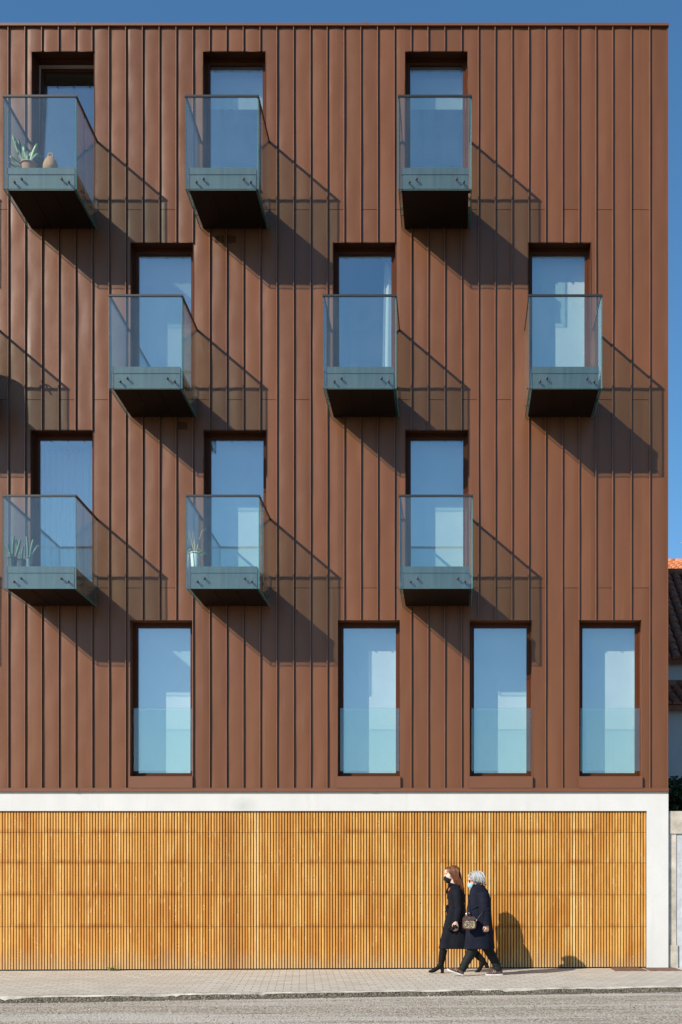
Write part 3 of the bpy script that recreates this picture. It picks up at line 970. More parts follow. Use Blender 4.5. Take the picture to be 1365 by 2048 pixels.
cactus(bal_pt(26, -0.93, 3), 'cluster of tall cactus stems in the widest dark pot, left end of the row', MAT['pot_dark'], 0.070, 0.056, 0.17, [
    ([(0.0, 0, 0.15), (0.0, 0, 0.30), (0.015, 0, 0.49)], 0.026), ([(0.03, 0.02, 0.15), (0.06, 0.02, 0.28), (0.05, 0.02, 0.44)], 0.024),
    ([(-0.045, 0, 0.15), (-0.05, 0, 0.24), (-0.085, 0, 0.37)], 0.022), ([(0.045, -0.02, 0.15), (0.075, -0.02, 0.25), (0.125, -0.02, 0.43)], 0.024),
    ([(-0.02, -0.03, 0.15), (-0.035, -0.03, 0.24)], 0.018)], MAT['cactus'])
cactus(bal_pt(44, -0.95, 3), 'smallest cactus in a low dark pot between two taller cactus pots', MAT['pot_dark'], 0.055, 0.042, 0.135, [
    ([(0.0, 0, 0.12), (0.0, 0, 0.22), (0.02, 0, 0.325)], 0.020), ([(-0.02, 0.01, 0.12), (-0.03, 0.01, 0.21), (-0.022, 0.01, 0.26)], 0.016)], MAT['cactus'])
cactus(bal_pt(58.5, -0.92, 3), 'tall blue green cactus in a grey pot, right end of the cactus row', MAT['pot_grey'], 0.052, 0.042, 0.175, [
    ([(-0.02, 0, 0.15), (-0.02, 0, 0.32), (-0.035, 0, 0.495)], 0.024), ([(0.012, 0, 0.15), (0.03, 0, 0.30), (0.065, 0, 0.45)], 0.021),
    ([(0.02, 0.02, 0.15), (0.065, 0.02, 0.24), (0.085, 0.02, 0.33)], 0.017), ([(0.03, 0, 0.2), (0.10, 0, 0.30), (0.14, 0, 0.37), (0.160, 0, 0.345)], 0.012)], MAT['cactus_b'])

# aloe in the ribbed white pot
t = tag(empty('potted_aloe', bal_pt(391, -0.93, 3)), 'spiky aloe with small succulents in a ribbed white pot on the middle balcony', 'potted plant')
pot('pot', MAT['pot_white'], 0.078, 0.060, 0.245, t, ribs=9)
m = MB()
for tip, r in (((-0.105, 0.0, 0.60), 0.015), ((-0.055, 0.02, 0.58), 0.012), ((-0.02, -0.02, 0.57), 0.013), ((0.10, 0.0, 0.58), 0.015), ((0.04, 0.03, 0.46), 0.011)):
    p0 = Vector((tip[0] * 0.08, tip[1] * 0.3, 0.22)); p2 = Vector(tip); p1 = p0.lerp(p2, 0.5) + Vector((0.015 if tip[0] < 0 else -0.005, 0, -0.02))
    pts = [p0.lerp(p1, k / 5).lerp(p1.lerp(p2, k / 5), k / 5) for k in range(6)]
    if tip[0] > 0.09: pts += [p2 + Vector((0.045, 0, 0.025)), p2 + Vector((0.075, 0, 0.035))]
    n = len(pts)
    m.tube(pts, [max(0.003, r * (1 - k / (n - 0.6))) for k in range(n)], 7)
m.build('leaf_spike', MAT['aloe'], t)
m = MB()
for cx, cy, cz in ((-0.085, -0.02, 0.25), (0.10, -0.02, 0.255), (0.13, 0.0, 0.22), (0.085, -0.05, 0.225), (0.115, -0.03, 0.185), (-0.06, -0.05, 0.262), (0.06, -0.03, 0.275)):
    for k in range(11):
        a = 2.4 * k; q = 0.012 + 0.0022 * k
        d = Vector((math.cos(a), math.sin(a), 0.9 - 0.06 * k)).normalized()
        leaf(m, (cx, cy, cz), Vector((cx, cy, cz)) + d * (q + 0.02), 0.011, 0, 0.0, 0.004, d.cross(Vector((0, 0, 1))))
m.tube([(0.05, -0.03, 0.24), (0.09, -0.04, 0.245), (0.118, -0.03, 0.19)], 0.004, 6)
m.build('succulent', MAT['rosette'], t)

# covered chair unseen past the left edge, its form guessed from the shadow it casts
t = tag(empty('guessed_chair', ((-104) / S + X(0) + 0.02, -0.78, BZ[2])), 'unseen guessed cloth covered chair whose rounded shadow falls at the left edge', 'chair')
m = MB()
m.loft([(0.0, 0, 0.0, 0.40, 0.24), (0.0, 0, 0.5, 0.42, 0.24), (0.0, 0, 0.80, 0.41, 0.22), (0.0, 0, 0.875, 0.385, 0.20), (-0.02, 0, 0.912, 0.33, 0.17), (-0.03, 0, 0.925, 0.24, 0.11), (-0.03, 0, 0.928, 0.10, 0.05)], 28, 0, 0.02)
m.build('cover', MAT['cover'], t)
m = MB()
m.tube([(0.36, 0, 0.86), (0.46, 0, 0.885), (0.50, 0, 0.93), (0.55, 0, 0.955), (0.62, 0, 0.93), (0.70, 0, 0.87)], 0.012, 8)
m.tube([(0.46, 0, 0.87), (0.60, 0, 0.865), (0.70, 0, 0.87)], 0.014, 8)
m.tube([(0.57, 0, 0.95), (0.60, 0, 0.87), (0.66, 0, 0.79)], 0.014, 8)
m.xform(Matrix.Translation((0.20, 0, -0.07)))
m.tube([(0.38, 0, 0.80), (0.50, 0, 0.82), (0.60, 0, 0.81), (0.66, 0, 0.80)], 0.012, 8)
m.build('armrest', MAT['cover'], t)

# ------------------------------------------------------------------ ground
g = MB().box(-700, 700, -700, 900, -1.0, -0.62)
tag(g.build('ground', MAT['ground']), kind='structure')


def sheet(x0, x1, nx, ya, yb, ny, zf):
    vs, fs = [], []
    for i in range(nx + 1):
        x = x0 + (x1 - x0) * i / nx
        for j in range(ny + 1):
            y = ya(x) + (yb(x) - ya(x)) * j / ny
            vs.append((x, y, zf(x, y)))
    for i in range(nx):
        for j in range(ny):
            k = i * (ny + 1) + j
            fs.append((k, k + ny + 1, k + ny + 2, k + 1))
    return vs, fs


def jag(x, s=0.0):
    return 0.030 * noise.noise((x * 2.3, s, 0)) + 0.018 * noise.noise((x * 9.0, s + 3, 0))


X0, X1 = -30.0, 18.0
KW = 0.13
FACE = 0.055
m = MB(); m.add(*sheet(X0, X1, 96, lambda x: kerb_y(x) + KW, lambda x: 0.30, 10, lambda x, y: pav_z(x, y) + 0.006 * noise.noise((x * 0.7, y * 0.9, 3))))
tag(m.build('pavement', MAT['pavers']), kind='structure')
m = MB()
nx = 900
prof_v, prof_f = [], []
for i in range(nx + 1):
    x = X0 + (X1 - X0) * i / nx
    ky = kerb_y(x)
    z = pav_z(x, ky)
    j1, j2 = jag(x), jag(x, 7.7)
    ch = 0.012 + 0.030 * max(0, noise.noise((x * 1.7, 4, 1))) + 0.016 * max(0, noise.noise((x * 6.1, 2, 5)))
    if abs((x + 40.3) % 1.05) < 0.03: ch += 0.02
    prof_v += [(x, ky + KW + 0.004, z + 0.0025), (x, ky + ch + j1 * 0.3, z + 0.004 + 0.006 * noise.noise((x * 5, 1, 1))),
               (x, ky + j1, z - ch), (x, ky - 0.02 + j1, z - FACE + j2 * 0.3), (x, ky - 0.15 + j2 * 2.0, z - FACE - 0.022)]
for i in range(nx):
    for k in range(4):
        a = i * 5 + k
        prof_f.append((a, a + 1, a + 6, a + 5))
mats = [0, 0, 1, 1]
for idx, f in enumerate(prof_f): pass
m.add(prof_v, [f for idx, f in enumerate(prof_f) if idx % 4 < 1], 0, True)
m.add(prof_v, [f for idx, f in enumerate(prof_f) if idx % 4 == 1], 0, True)
m.add(prof_v, [f for idx, f in enumerate(prof_f) if idx % 4 >= 2], 1, True)
tag(m.build('kerb', [MAT['kerb'], MAT['gutter']]), kind='structure')


def road_z(x, y):
    return pav_z(x, kerb_y(x)) - FACE - 0.020 + 0.005 * (kerb_y(x) - y) * 0.6 + 0.007 * noise.noise((x * 0.5, y * 1.8, 0))


m = MB(); m.add(*sheet(X0, X1, 160, lambda x: kerb_y(x) - 5.2, lambda x: kerb_y(x) - 0.08, 44, road_z), 0, True)
m.add(*sheet(X0, X1, 40, lambda x: -60.0, lambda x: kerb_y(x) - 5.2, 12, road_z), 1, True)
tag(m.build('road', [MAT['road'], MAT['unseen_road']]), kind='structure')
# pale concrete patch in the road at the right
m = MB()
vs, fs = [], []
for i in range(25):
    s = i / 24
    x = 2.45 + s * 3.4
    ky = kerb_y(x) - 0.22
    n1 = 0.03 * noise.noise((x * 4, 0, 0))
    vs += [(x, ky - 0.30 * min(1, s * 3.0) - 0.10 * s + n1, 0), (x, ky - 0.02 + 0.02 * noise.noise((x * 5, 3, 0)), 0)]
vs = [(p[0], p[1], road_z(p[0], p[1]) + 0.006) for p in vs]
for i in range(24): fs.append((2 * i, 2 * i + 2, 2 * i + 3, 2 * i + 1))
m.add(vs, fs)
tag(m.build('road_patch', MAT['conc']), kind='structure')
# loose grit along the gutter and over the road
m = MB()
for k in range(1500):
    x = random.uniform(-8.0, 5.0)
    near = random.random() < 0.45
    dy = abs(random.gauss(0.02, 0.12)) if near else random.uniform(0.1, 3.6)
    y = kerb_y(x) - 0.03 - dy
    r = random.uniform(0.004, 0.011) * (1.0 if random.random() < 0.93 else 1.6)
    z = (road_z(x, y) if dy > 0.12 else pav_z(x, kerb_y(x)) - FACE - 0.02) + r * 0.35
    a = random.uniform(0, PI)
    ca, sa = math.cos(a), math.sin(a)
    q = [(1, 0, 0), (-0.9, 0.2, 0), (0.1, 0.8, 0.1), (0, -0.85, 0), (0.1, 0, 0.75), (0, 0, -0.6)]
    vs = [(x + r * (p[0] * ca - p[1] * sa), y + r * (p[0] * sa + p[1] * ca), z + r * p[2]) for p in q]
    m.add(vs, [(0, 2, 4), (2, 1, 4), (1, 3, 4), (3, 0, 4), (2, 0, 5), (1, 2, 5), (3, 1, 5), (0, 3, 5)], 0 if random.random() < 0.6 else 1)
tag(m.build('loose_grit', [MAT['kerb'], MAT['gutter']]), 'loose pale grit scattered along the gutter', 'grit', kind='stuff')

# two rusty plates let into the pavement at the wall
for (xa, xb, ya, yb, lab) in ((1222, 1283, 1936.0, 1941.8, 'rusty steel cover plate in the pavement before the timber slats'),
                              (1289, 1350, 1935.0, 1939.8, 'rusty steel cover plate in the pavement at the white corner pier')):
    m = MB()
    y1 = -0.10
    x0 = (xa - VX) * (D + y1) / FPX; x1 = (xb - VX) * (D + y1) / FPX
    y0 = y1 - 0.60
    vs = [(x0, y0), (x1, y0), (x1, y1), (x0, y1)]
    m.add([(p[0], p[1], pav_z(*p) - 0.01) for p in vs] + [(p[0], p[1], pav_z(*p) + 0.012) for p in vs],
          [(0, 3, 2, 1), (4, 5, 6, 7), (0, 1, 5, 4), (1, 2, 6, 5), (2, 3, 7, 6), (3, 0, 4, 7)])
    for k in range(9):
        yy = y0 + 0.05 + k * 0.083
        z = pav_z(x0, yy) + 0.012
        m.box(x0 + 0.03, x1 - 0.03, yy, yy + 0.025, z, z + 0.003)
    tag(m.build('cover_plate', MAT['rust']), lab, 'cover plate', 'steel cover plates in the pavement')

# weed sprouting at the foot of the slats
m = MB()
for k in range(26):
    a = random.uniform(0, 2 * PI); q = random.uniform(0.04, 0.12)
    bx = random.uniform(-0.07, 0.07)
    d = Vector((math.cos(a) * 0.9, -abs(math.sin(a)) * 0.6, random.uniform(0.2, 0.9)))
    leaf(m, (bx, 0, 0.0), Vector((bx, 0, 0)) + d * q, 0.010, 0, 0.01, 0.002, (0.3, 0.8, 0.2))
tag(m.build('weed', MAT['weed'], None, (X(231), -0.03, pav_z(X(231), 0))), 'small green weed at the foot of the timber slats', 'weed')

# ------------------------------------------------------------------ right-hand neighbours
gw = tag(empty('boundary_wall', (XR, 0, 0)), 'beige stone and pale blue rendered boundary wall right of the white pier', 'wall')
ZW = Z(1622)
m = MB().box(0.02, 4.6, 0.028, 0.36, Z(1667), ZW)
m.build('stone_cap', MAT['stone'], gw)
m = MB().box(0.02, 0.148, 0.046, 0.36, Z(1890), Z(1667) - 0.001)
m.build('pilaster', MAT['stone'], gw)
m = MB().box(0.02, 0.172, 0.030, 0.36, -0.4, Z(1890) - 0.001)
m.build('pilaster_base', MAT['stone'], gw)
m = MB().box(0.149, 4.6, 0.060, 0.33, -0.4, Z(1667) - 0.001)
m.build('wall_panel', MAT['wallpaint'], gw)


def barrel_roof(m, x0, x1, y0, z0, y1, z1, colw=0.21, course=0.34):
    """courses of half-round clay tiles on a slope rising from (y0,z0) to (y1,z1)"""
    up = Vector((0, y1 - y0, z1 - z0)); L = up.length; up.normalize()
    nm = Vector((0, -up.z, up.y))
    nc = int((x1 - x0) / colw); nr = int(L / course)
    cw = (x1 - x0) / nc; cl = L / nr
    N = 6
    for i in range(nc):
        for j in range(nr):
            xc = x0 + (i + 0.5) * cw
            vs, fs = [], []
            jx = random.uniform(-0.008, 0.008); jz = random.uniform(-0.004, 0.006)
            for e, (s, r, lift) in enumerate(((j * cl - 0.05, cw * 0.46, 0.030), ((j + 1) * cl, cw * 0.38, 0.004))):
                base = Vector((xc + jx, y0, z0)) + up * s + nm * (lift + jz)
                for k in range(N + 1):
                    a = PI * k / N
                    vs.append(base + Vector((math.cos(a) * r, 0, 0)) + nm * (math.sin(a) * r * 0.8))
            for k in range(N): fs.append((k, k + 1, k + N + 2, k + N + 1))
            fs.append(tuple(reversed(range(N + 1))))
            m.add(vs, fs, 0, False)
    a = Vector((x0, y0, z0)); b2 = Vector((x1, y0, z0)); c = up * L
    m.add([a, b2, b2 + c, a + c, a - nm * .08, b2 - nm * .08, b2 + c - nm * .08, a + c - nm * .08],
          [(0, 1, 2, 3), (7, 6, 5, 4), (0, 4, 5, 1), (1, 5, 6, 2), (2, 6, 7, 3), (3, 7, 4, 0)])
    # ridge tiles
    for i in range(int((x1 - x0) / 0.4)):
        xa = x0 + i * 0.4
        m.tube([(xa, y1, z1 + 0.05), (xa + 0.43, y1, z1 + 0.065)], [0.11, 0.095], 8)


def hz(py, y):
    return ZC + (VY - py) * (D + y) / FPX


h1 = tag(empty('tiled_house', (3.95, 6.0, 0)), 'shaded white house with old brown tiled roofs right of the brown block', 'house')
m = MB(); barrel_roof(m, 0.0, 9.0, -0.25, hz(1318, 5.75), 3.4, hz(1150, 9.4))
m.build('roof', MAT['tile_old'], h1)
m = MB().box(0.15, 8.8, 0.0, 0.2, -0.4, hz(1316, 6) - 0.03); m.box(0.15, 0.35, 0.2, 6.4, -0.4, hz(1316, 6)); m.box(8.6, 8.8, 0.2, 6.4, -0.4, hz(1316, 6)); m.box(0.15, 8.8, 6.4, 6.6, -0.4, hz(1316, 6))
m.add([(0.15, 0.2, hz(1316, 6)), (0.15, 6.6, hz(1316, 6)), (0.15, 3.4, hz(1155, 9.4))], [(0, 1, 2)])
m.build('house_wall', MAT['house'], h1)
m = MB(); m.box(0.0, 9.0, 3.4, 6.9, hz(1322, 5.75) - .02, hz(1318, 5.75)); m.build('rear_eave', MAT['tile_old'], h1)
m = MB(); barrel_roof(m, 0.0, 9.0, -1.5, hz(1410, 4.5), -0.0, hz(1372, 6.0) - 0.03)
m.build('porch_roof', MAT['tile_old'], h1)
m = MB().box(0.15, 8.8, -1.22, -1.05, -0.4, hz(1412, 4.8) - 0.03)
m.box(0.15, 0.3, -1.05, 0.0, -0.4, hz(1412, 4.8) - 0.03)
m.build('porch_wall', MAT['house'], h1)

h2 = tag(empty('orange_roofed_house', (6.3, 20.0, 0)), 'far house with a sunlit orange clay tiled roof above the darker roof', 'house')
m = MB(); barrel_roof(m, 0.0, 10.0, 0.0, hz(1153, 20.0), 3.2, hz(1126, 23.2), 0.24, 0.4)
m.build('roof', MAT['tile_red'], h2)
m = MB().box(0.2, 9.8, 0.3, 6.0, -0.5, hz(1155, 20.0) - 0.02)
m.build('house_wall', MAT['house'], h2)

ax, ay = 7.62 * 1.0, 23.4
t = tag(empty('roof_aerial', ((1362 - VX) * (D + ay) / FPX, ay, hz(1126, ay))), 'thin metal television aerial above the orange roof', 'aerial')
zt = hz(1086, ay) - hz(1126, ay)
MB().tube([(0.10, 0, -0.3), (0.10, 0, zt + 0.05)], 0.012, 6).build('mast', MAT['aerial'], t)
m = MB().tube([(-0.12, 0, zt), (0.9, 0.0, zt - 0.05)], 0.008, 6)
for k in range(9): m.tube([(-0.1 + k * 0.12, -0.14, zt + 0.0 - k * 0.006), (-0.1 + k * 0.12 + 0.05, 0.14, zt + 0.02 - k * 0.006)], 0.005, 5)
m.build('aerial_arm', MAT['aerial'], t)


def shrub(loc, rx, ry, h, label, n=5000):
    t = tag(empty('shrub', loc), label, 'shrub', 'shrubs behind the boundary wall')
    m = MB()
    rnd = random.Random(int(loc[0] * 100))
    clumps = []
    for k in range(70):
        a = rnd.uniform(0, 2 * PI); q = math.sqrt(rnd.random())
        clumps.append((Vector((rx * q * math.cos(a), ry * q * math.sin(a), (h - 0.12) * (1 - 0.55 * rnd.random() ** 1.6) * (1 - 0.10 * q))), rnd.uniform(0.12, 0.24)))
    for k in range(n):
        c, cr = rnd.choice(clumps)
        d = Vector((rnd.gauss(0, 1), rnd.gauss(0, 1), rnd.gauss(0, 1))).normalized()
        p = c + d * cr * rnd.uniform(0.55, 1.1)
        ax_ = Vector((rnd.gauss(0, 1), rnd.gauss(0, 1), rnd.gauss(0.2, 0.6))).normalized()
        sd = ax_.orthogonal().normalized()
        sd = Matrix.Rotation(rnd.uniform(0, 2 * PI), 3, ax_) @ sd
        L, W2 = rnd.uniform(0.07, 0.13), rnd.uniform(0.022, 0.040)
        nn = ax_.cross(sd) * 0.008
        m.add([p, p + ax_ * L * 0.5 - sd * W2 + nn, p + ax_ * L, p + ax_ * L * 0.5 + sd * W2 + nn], [(0, 1, 2), (0, 2, 3)])
    m.build('foliage', MAT['leaf'], t)
    m = MB()
    for c, cr in clumps[:14]:
        m.tube([(c.x * 0.1, c.y * 0.1, -0.1), (c.x * 0.5, c.y * 0.5, c.z * 0.5), tuple(c)], [0.03, 0.02, 0.008], 6)
    m.build('stem', MAT['bark'], t)


shrub((4.02, 1.5, 0.0), 0.50, 0.6, hz(1548, 1.5), 'dark leafy shrub directly behind the stone cap', 9000)
shrub((5.6, 2.0, 0.0), 0.8, 0.7, 3.1, 'dark leafy shrub further right behind the boundary wall')

# ------------------------------------------------------------------ the two women
def foot_mesh(m, L, wid, hgt, mat=0, toe=0.55):
    """foot-shaped loft along -x: heel at x=0, toe at x=-L, sole at z=0"""
    n = 14
    vs, fs = [], []
    prof = [(0.0, 0.30, 0.55), (0.03, 0.62, 0.85), (0.15, 0.80, 1.0), (0.30, 0.78, 0.95), (0.45, 0.84, 0.72), (0.62, 0.98, 0.58), (0.78, 0.96, 0.48), (0.90, 0.78, 0.40), (0.97, 0.48, 0.32), (1.0, 0.2, 0.22)]
    for s, ww, hh in prof:
        for k in range(n):
            a = 2 * PI * k / n
            y = math.cos(a) * wid * 0.5 * ww
            z = (math.sin(a) * 0.5 + 0.5) * hgt * hh
            vs.append((-L * s, y, z))
    for j in range(len(prof) - 1):
        for k in range(n):
            a, b2 = j * n + k, j * n + (k + 1) % n
            fs.append((a, a + n, b2 + n, b2))
    fs.append(tuple(range(n))); fs.append(tuple(reversed(range((len(prof) - 1) * n, len(prof) * n))))
    m.add(vs, fs, mat, True)


def hand_shapes(m, wrist, direc, palm_n, size=1.0, curl=0.35, thumb=1):
    """palm, four unequal bent fingers and a side thumb, added to the body's shapes"""
    wrist = Vector(wrist); dr = Vector(direc).normalized()
    nn = Vector(palm_n); nn = (nn - dr * nn.dot(dr)).normalized()
    sd = dr.cross(nn).normalized() * thumb
    k = size
    for q in (-0.024, -0.008, 0.008, 0.024):
        m.capsule(wrist + dr * 0.005, wrist + dr * 0.075 * k + sd * q * k, 0.017 * k, 0.0125 * k, 10)
    for q, L in ((0.029, 0.068), (0.010, 0.078), (-0.010, 0.073), (-0.029, 0.056)):
        p = wrist + dr * 0.078 * k + sd * q * k
        d = dr
        for seg, r0, r1 in ((0.44, 0.0098, 0.0090), (0.32, 0.0090, 0.0082), (0.24, 0.0082, 0.0070)):
            d = (d + nn * math.tan(curl)).normalized()
            p2 = p + d * L * seg * k
            m.capsule(p, p2, r0 * k, r1 * k, 8)
            p = p2
    p = wrist + dr * 0.025 * k + sd * 0.026 * k
    d = (dr * 0.75 + sd * 0.55 + nn * 0.45).normalized()
    p2 = p + d * 0.042 * k
    m.capsule(p, p2, 0.0135 * k, 0.0105 * k, 8)
    d2 = (dr * 0.95 + nn * 0.45).normalized()
    m.capsule(p2, p2 + d2 * 0.030 * k, 0.0105 * k, 0.0085 * k, 8)


def strands(m, roots_tips, r=0.010, n=6):
    for pts in roots_tips:
        p = [Vector(q) for q in pts]
        fine = []
        for i in range(len(p) - 1):
            p0, p1, p2, p3 = p[max(i - 1, 0)], p[i], p[i + 1], p[min(i + 2, len(p) - 1)]
            for k in range(4):
                s = k / 4.0
                fine.append(0.5 * ((2 * p1) + (-p0 + p2) * s + (2 * p0 - 5 * p1 + 4 * p2 - p3) * s * s + (-p0 + 3 * p1 - 3 * p2 + p3) * s ** 3))
        fine.append(p[-1])
        c = len(fine)
        m.tube(fine, [r * (0.7 + 0.5 * math.sin(PI * i / c)) * (1.0 if i < c - 2 else 0.5) for i in range(c)], n)


# ---- younger woman, nearer the wall
SA, XA, YA = 127.8, 905.0, 1946.0


def A(px, py, d=0.0):
    return Vector(((px - XA) / SA, d, (YA - py) / SA))


pa = tag(empty('person', ((XA - VX) / SA, -0.84, pav_z((XA - VX) / SA, -0.84) + 0.002)),
         'woman with long auburn hair, black mask, belted dark coat and heeled boots walking in front', 'person', 'women walking past the slats')
m = MB()
m.ell(A(905.5, 1744.5), (0.092, 0.074, 0.100))
m.ell(A(900, 1754), (0.070, 0.062, 0.085))
m.ell(A(897, 1760), (0.052, 0.048, 0.045))
m.ell(A(893.5, 1745), (0.032, 0.052, 0.05))
m.capsule(A(891.8, 1747), A(890.0, 1753.5), 0.010, 0.014, 8)
m.capsule(A(892.8, 1743.2, -0.03), A(892.8, 1743.2, 0.03), 0.012, 0.012, 8)
m.ell(A(893.0, 1758.8), (0.022, 0.03, 0.012))
m.ell(A(896.5, 1763), (0.026, 0.03, 0.022))
for s in (-1, 1): m.ell(A(907, 1751, s * 0.074), (0.018, 0.010, 0.030))
m.capsule(A(906, 1760), A(909, 1780), 0.056, 0.060)
m.loft([(A(0 + 908, 1860).x, 0, A(0, 1860).z, 0.13, 0.16), (A(910, 1835).x, 0, A(0, 1835).z, 0.125, 0.165), (A(911, 1812).x, 0, A(0, 1812).z, 0.095, 0.125), (A(912, 1795).x, 0, A(0, 1795).z, 0.11, 0.15), (A(912, 1782).x, 0, A(0, 1782).z, 0.08, 0.17), (A(910, 1775).x, 0, A(0, 1775).z, 0.05, 0.08)])
# near arm hangs slightly forward; far arm swings back
m.capsule(A(915, 1786, -0.185), A(918, 1822, -0.215), 0.045, 0.036)
m.capsule(A(918, 1822, -0.215), A(913.5, 1843.5, -0.235), 0.035, 0.023)
hand_shapes(m, A(913.3, 1842.5, -0.240), (-0.05, -0.02, -1), (-0.25, 1.0, 0.0), 1.05, 0.20, -1)
m.capsule(A(913, 1786, 0.185), A(924, 1820, 0.215), 0.045, 0.036)
m.capsule(A(924, 1820, 0.215), A(928, 1845, 0.22), 0.035, 0.023)
hand_shapes(m, A(928.5, 1846, 0.22), (0.05, 0, -1), (-0.5, -0.8, 0), 1.0, 0.35, -1)
# legs
m.capsule(A(905, 1858, -0.085), A(889, 1898, -0.08), 0.082, 0.056)
m.capsule(A(889, 1898, -0.08), A(883, 1924, -0.08), 0.050, 0.032)
m.capsule(A(912, 1858, 0.085), A(942, 1896, 0.08), 0.082, 0.056)
m.capsule(A(942, 1897, 0.08), A(963, 1918, 0.08), 0.050, 0.032)
m.fused('body', MAT['skin_pale'], pa, 0.0048, 3)
# eyes and brows
for s in (-1, 1):
    MB().ell(A(892.6, 1747.6, s * 0.031), (0.012, 0.014, 0.007)).build('eye', MAT['eye'], pa)
    MB().capsule(A(891.8, 1744.0, s * 0.018), A(893.6, 1743.6, s * 0.050), 0.005, 0.004, 6).build('eyebrow', MAT['lips'], pa)
# mask
m = MB()
m.ell(A(897.8, 1759.3), (0.070, 0.062, 0.063), Matrix.Rotation(R(8), 3, 'Y'))
m.ell(A(892.5, 1757.5), (0.040, 0.040, 0.048))
for s in (-1, 1):
    m.capsule(A(899, 1755, s * 0.056), A(906.5, 1750, s * 0.076), 0.004, 0.004, 6)
    m.capsule(A(899, 1762, s * 0.056), A(906.5, 1753, s * 0.076), 0.004, 0.004, 6)
m.fused('face_mask', MAT['mask_black'], pa, 0.004, 2)
# hair
m = MB()
m.ell(A(908.3, 1743), (0.100, 0.084, 0.100))
m.ell(A(913, 1756), (0.075, 0.086, 0.13))
m.ell(A(919, 1769), (0.060, 0.085, 0.11))
m.ell(A(924, 1779), (0.040, 0.065, 0.07))
rn = random.Random(3)
st = []
for k in range(280):
    s = -1 if k % 3 else 1
    f = rn.random()
    d0 = s * rn.uniform(0.01, 0.055)
    x0 = 897 + f * 16
    y0 = 1731.5 + abs(f - 0.45) * 7 + abs(d0) * 25
    ex = 914 + f * 14 + rn.uniform(-3, 3)
    ey = 1770 + f * 14 + rn.uniform(-6, 5)
    dm = s * rn.uniform(0.076, 0.094)
    st.append([A(x0, y0, d0), A(x0 + 1.0 + 4 * f, 1741 + rn.uniform(-1.5, 1.5), dm * 0.93), A(904 + f * 14, 1753, dm * 1.03), A(910 + f * 14, 1764, dm), A(ex, ey, dm * rn.uniform(0.6, 0.95))])
for k in range(50):
    f = rn.uniform(-1, 1)
    st.append([A(908, 1730.0, f * 0.05), A(917.5, 1738, f * 0.072), A(923.5, 1756, f * 0.075), A(926 + rn.uniform(-2, 1), 1771, f * 0.075), A(928 + rn.uniform(-4, 1.5), 1783 + rn.uniform(-5, 5), f * 0.06)])
# front locks framing the face
for s in (-1, 1):
    for k in range(12):
        q = rn.uniform(0, 1)
        st.append([A(898, 1731.5, s * 0.015), A(893.2 + q * 2.5, 1737 + q, s * (0.035 + 0.02 * q)), A(896.5 + q * 4, 1744, s * 0.072), A(903 + q * 4, 1753, s * 0.082), A(908 + q * 5, 1765, s * 0.085)])
strands(m, st, 0.0060, 5)
m.build('hair', MAT['hair_a'], pa)
# coat
m = MB()
rings = [(1897.5, 877.5, 939, 0.215), (1880, 881, 938, 0.212), (1860, 886, 936, 0.205), (1840, 890, 934, 0.198), (1824, 895, 931, 0.180), (1813, 897.5, 929, 0.160), (1802, 897, 931, 0.172), (1792, 895, 931, 0.190), (1785, 896, 929, 0.195), (1779, 898, 925, 0.165), (1774.5, 899, 920, 0.105), (1768, 898.5, 917, 0.080)]
L = []
for py, fx, bx, dd in rings:
    a, b2 = A(fx, py), A(bx, py)
    L.append(((a.x + b2.x) / 2, 0, a.z, (b2.x - a.x) / 2, dd))
m.loft(L, 48, 0, [0.055, 0.05, 0.04, 0.03, 0.018, 0.006, 0.012, 0.01, 0, 0, 0, 0], 0.4, True, 0.80)
m.tube([A(914, 1784, -0.165), A(917, 1800, -0.205), A(918.5, 1820, -0.222), A(916.5, 1832, -0.232), A(914, 1843, -0.238)], [0.072, 0.070, 0.064, 0.058, 0.055], 20)
m.tube([A(914, 1784, 0.165), A(920, 1802, 0.205), A(925, 1820, 0.222), A(928, 1845, 0.225)], [0.072, 0.068, 0.062, 0.055], 20)
for s_ in (-1, 1): m.capsule(A(907, 1783, 0.09 * s_), A(914.5, 1787.5, 0.175 * s_), 0.062, 0.070, 14)
# crease rolls at the elbow and lapels
m.capsule(A(899, 1770, -0.07), A(896.5, 1797, -0.05), 0.022, 0.018, 10)
m.capsule(A(899, 1770, 0.07), A(896.5, 1797, 0.05), 0.022, 0.018, 10)
m.capsule(A(900, 1768, -0.085), A(918, 1773, -0.09), 0.020, 0.022, 10)
m.capsule(A(896, 1779, -0.06), A(893.8, 1786, -0.055), 0.020, 0.016, 10)
m.fused('coat', MAT['coat_a'], pa, 0.0062, 3)
m = MB()
la, lb = A(896.5, 1816), A(930, 1816)
cx_ = (la.x + lb.x) / 2
vs = []
m.loft([(cx_, 0, A(0, 1816.2).z, (lb.x - la.x) / 2 + 0.004, 0.176), (cx_, 0, A(0, 1811).z, (lb.x - la.x) / 2 + 0.004, 0.170)], 40)
m.capsule(A(896, 1813, -0.035), A(893.8, 1814, -0.05), 0.026, 0.022, 10)
m.capsule(A(896, 1815, -0.05), A(895, 1827, -0.06), 0.018, 0.014, 8)
m.capsule(A(895.5, 1815, -0.02), A(891.5, 1824, -0.02), 0.018, 0.012, 8)
m.build('belt', MAT['coat_a'], pa)
m = MB(); m.ell(A(899.3, 1779.5, -0.085), (0.012, 0.012, 0.030), Matrix.Rotation(R(25), 3, 'Y'))
m.build('scarf', MAT['scarf'], pa)


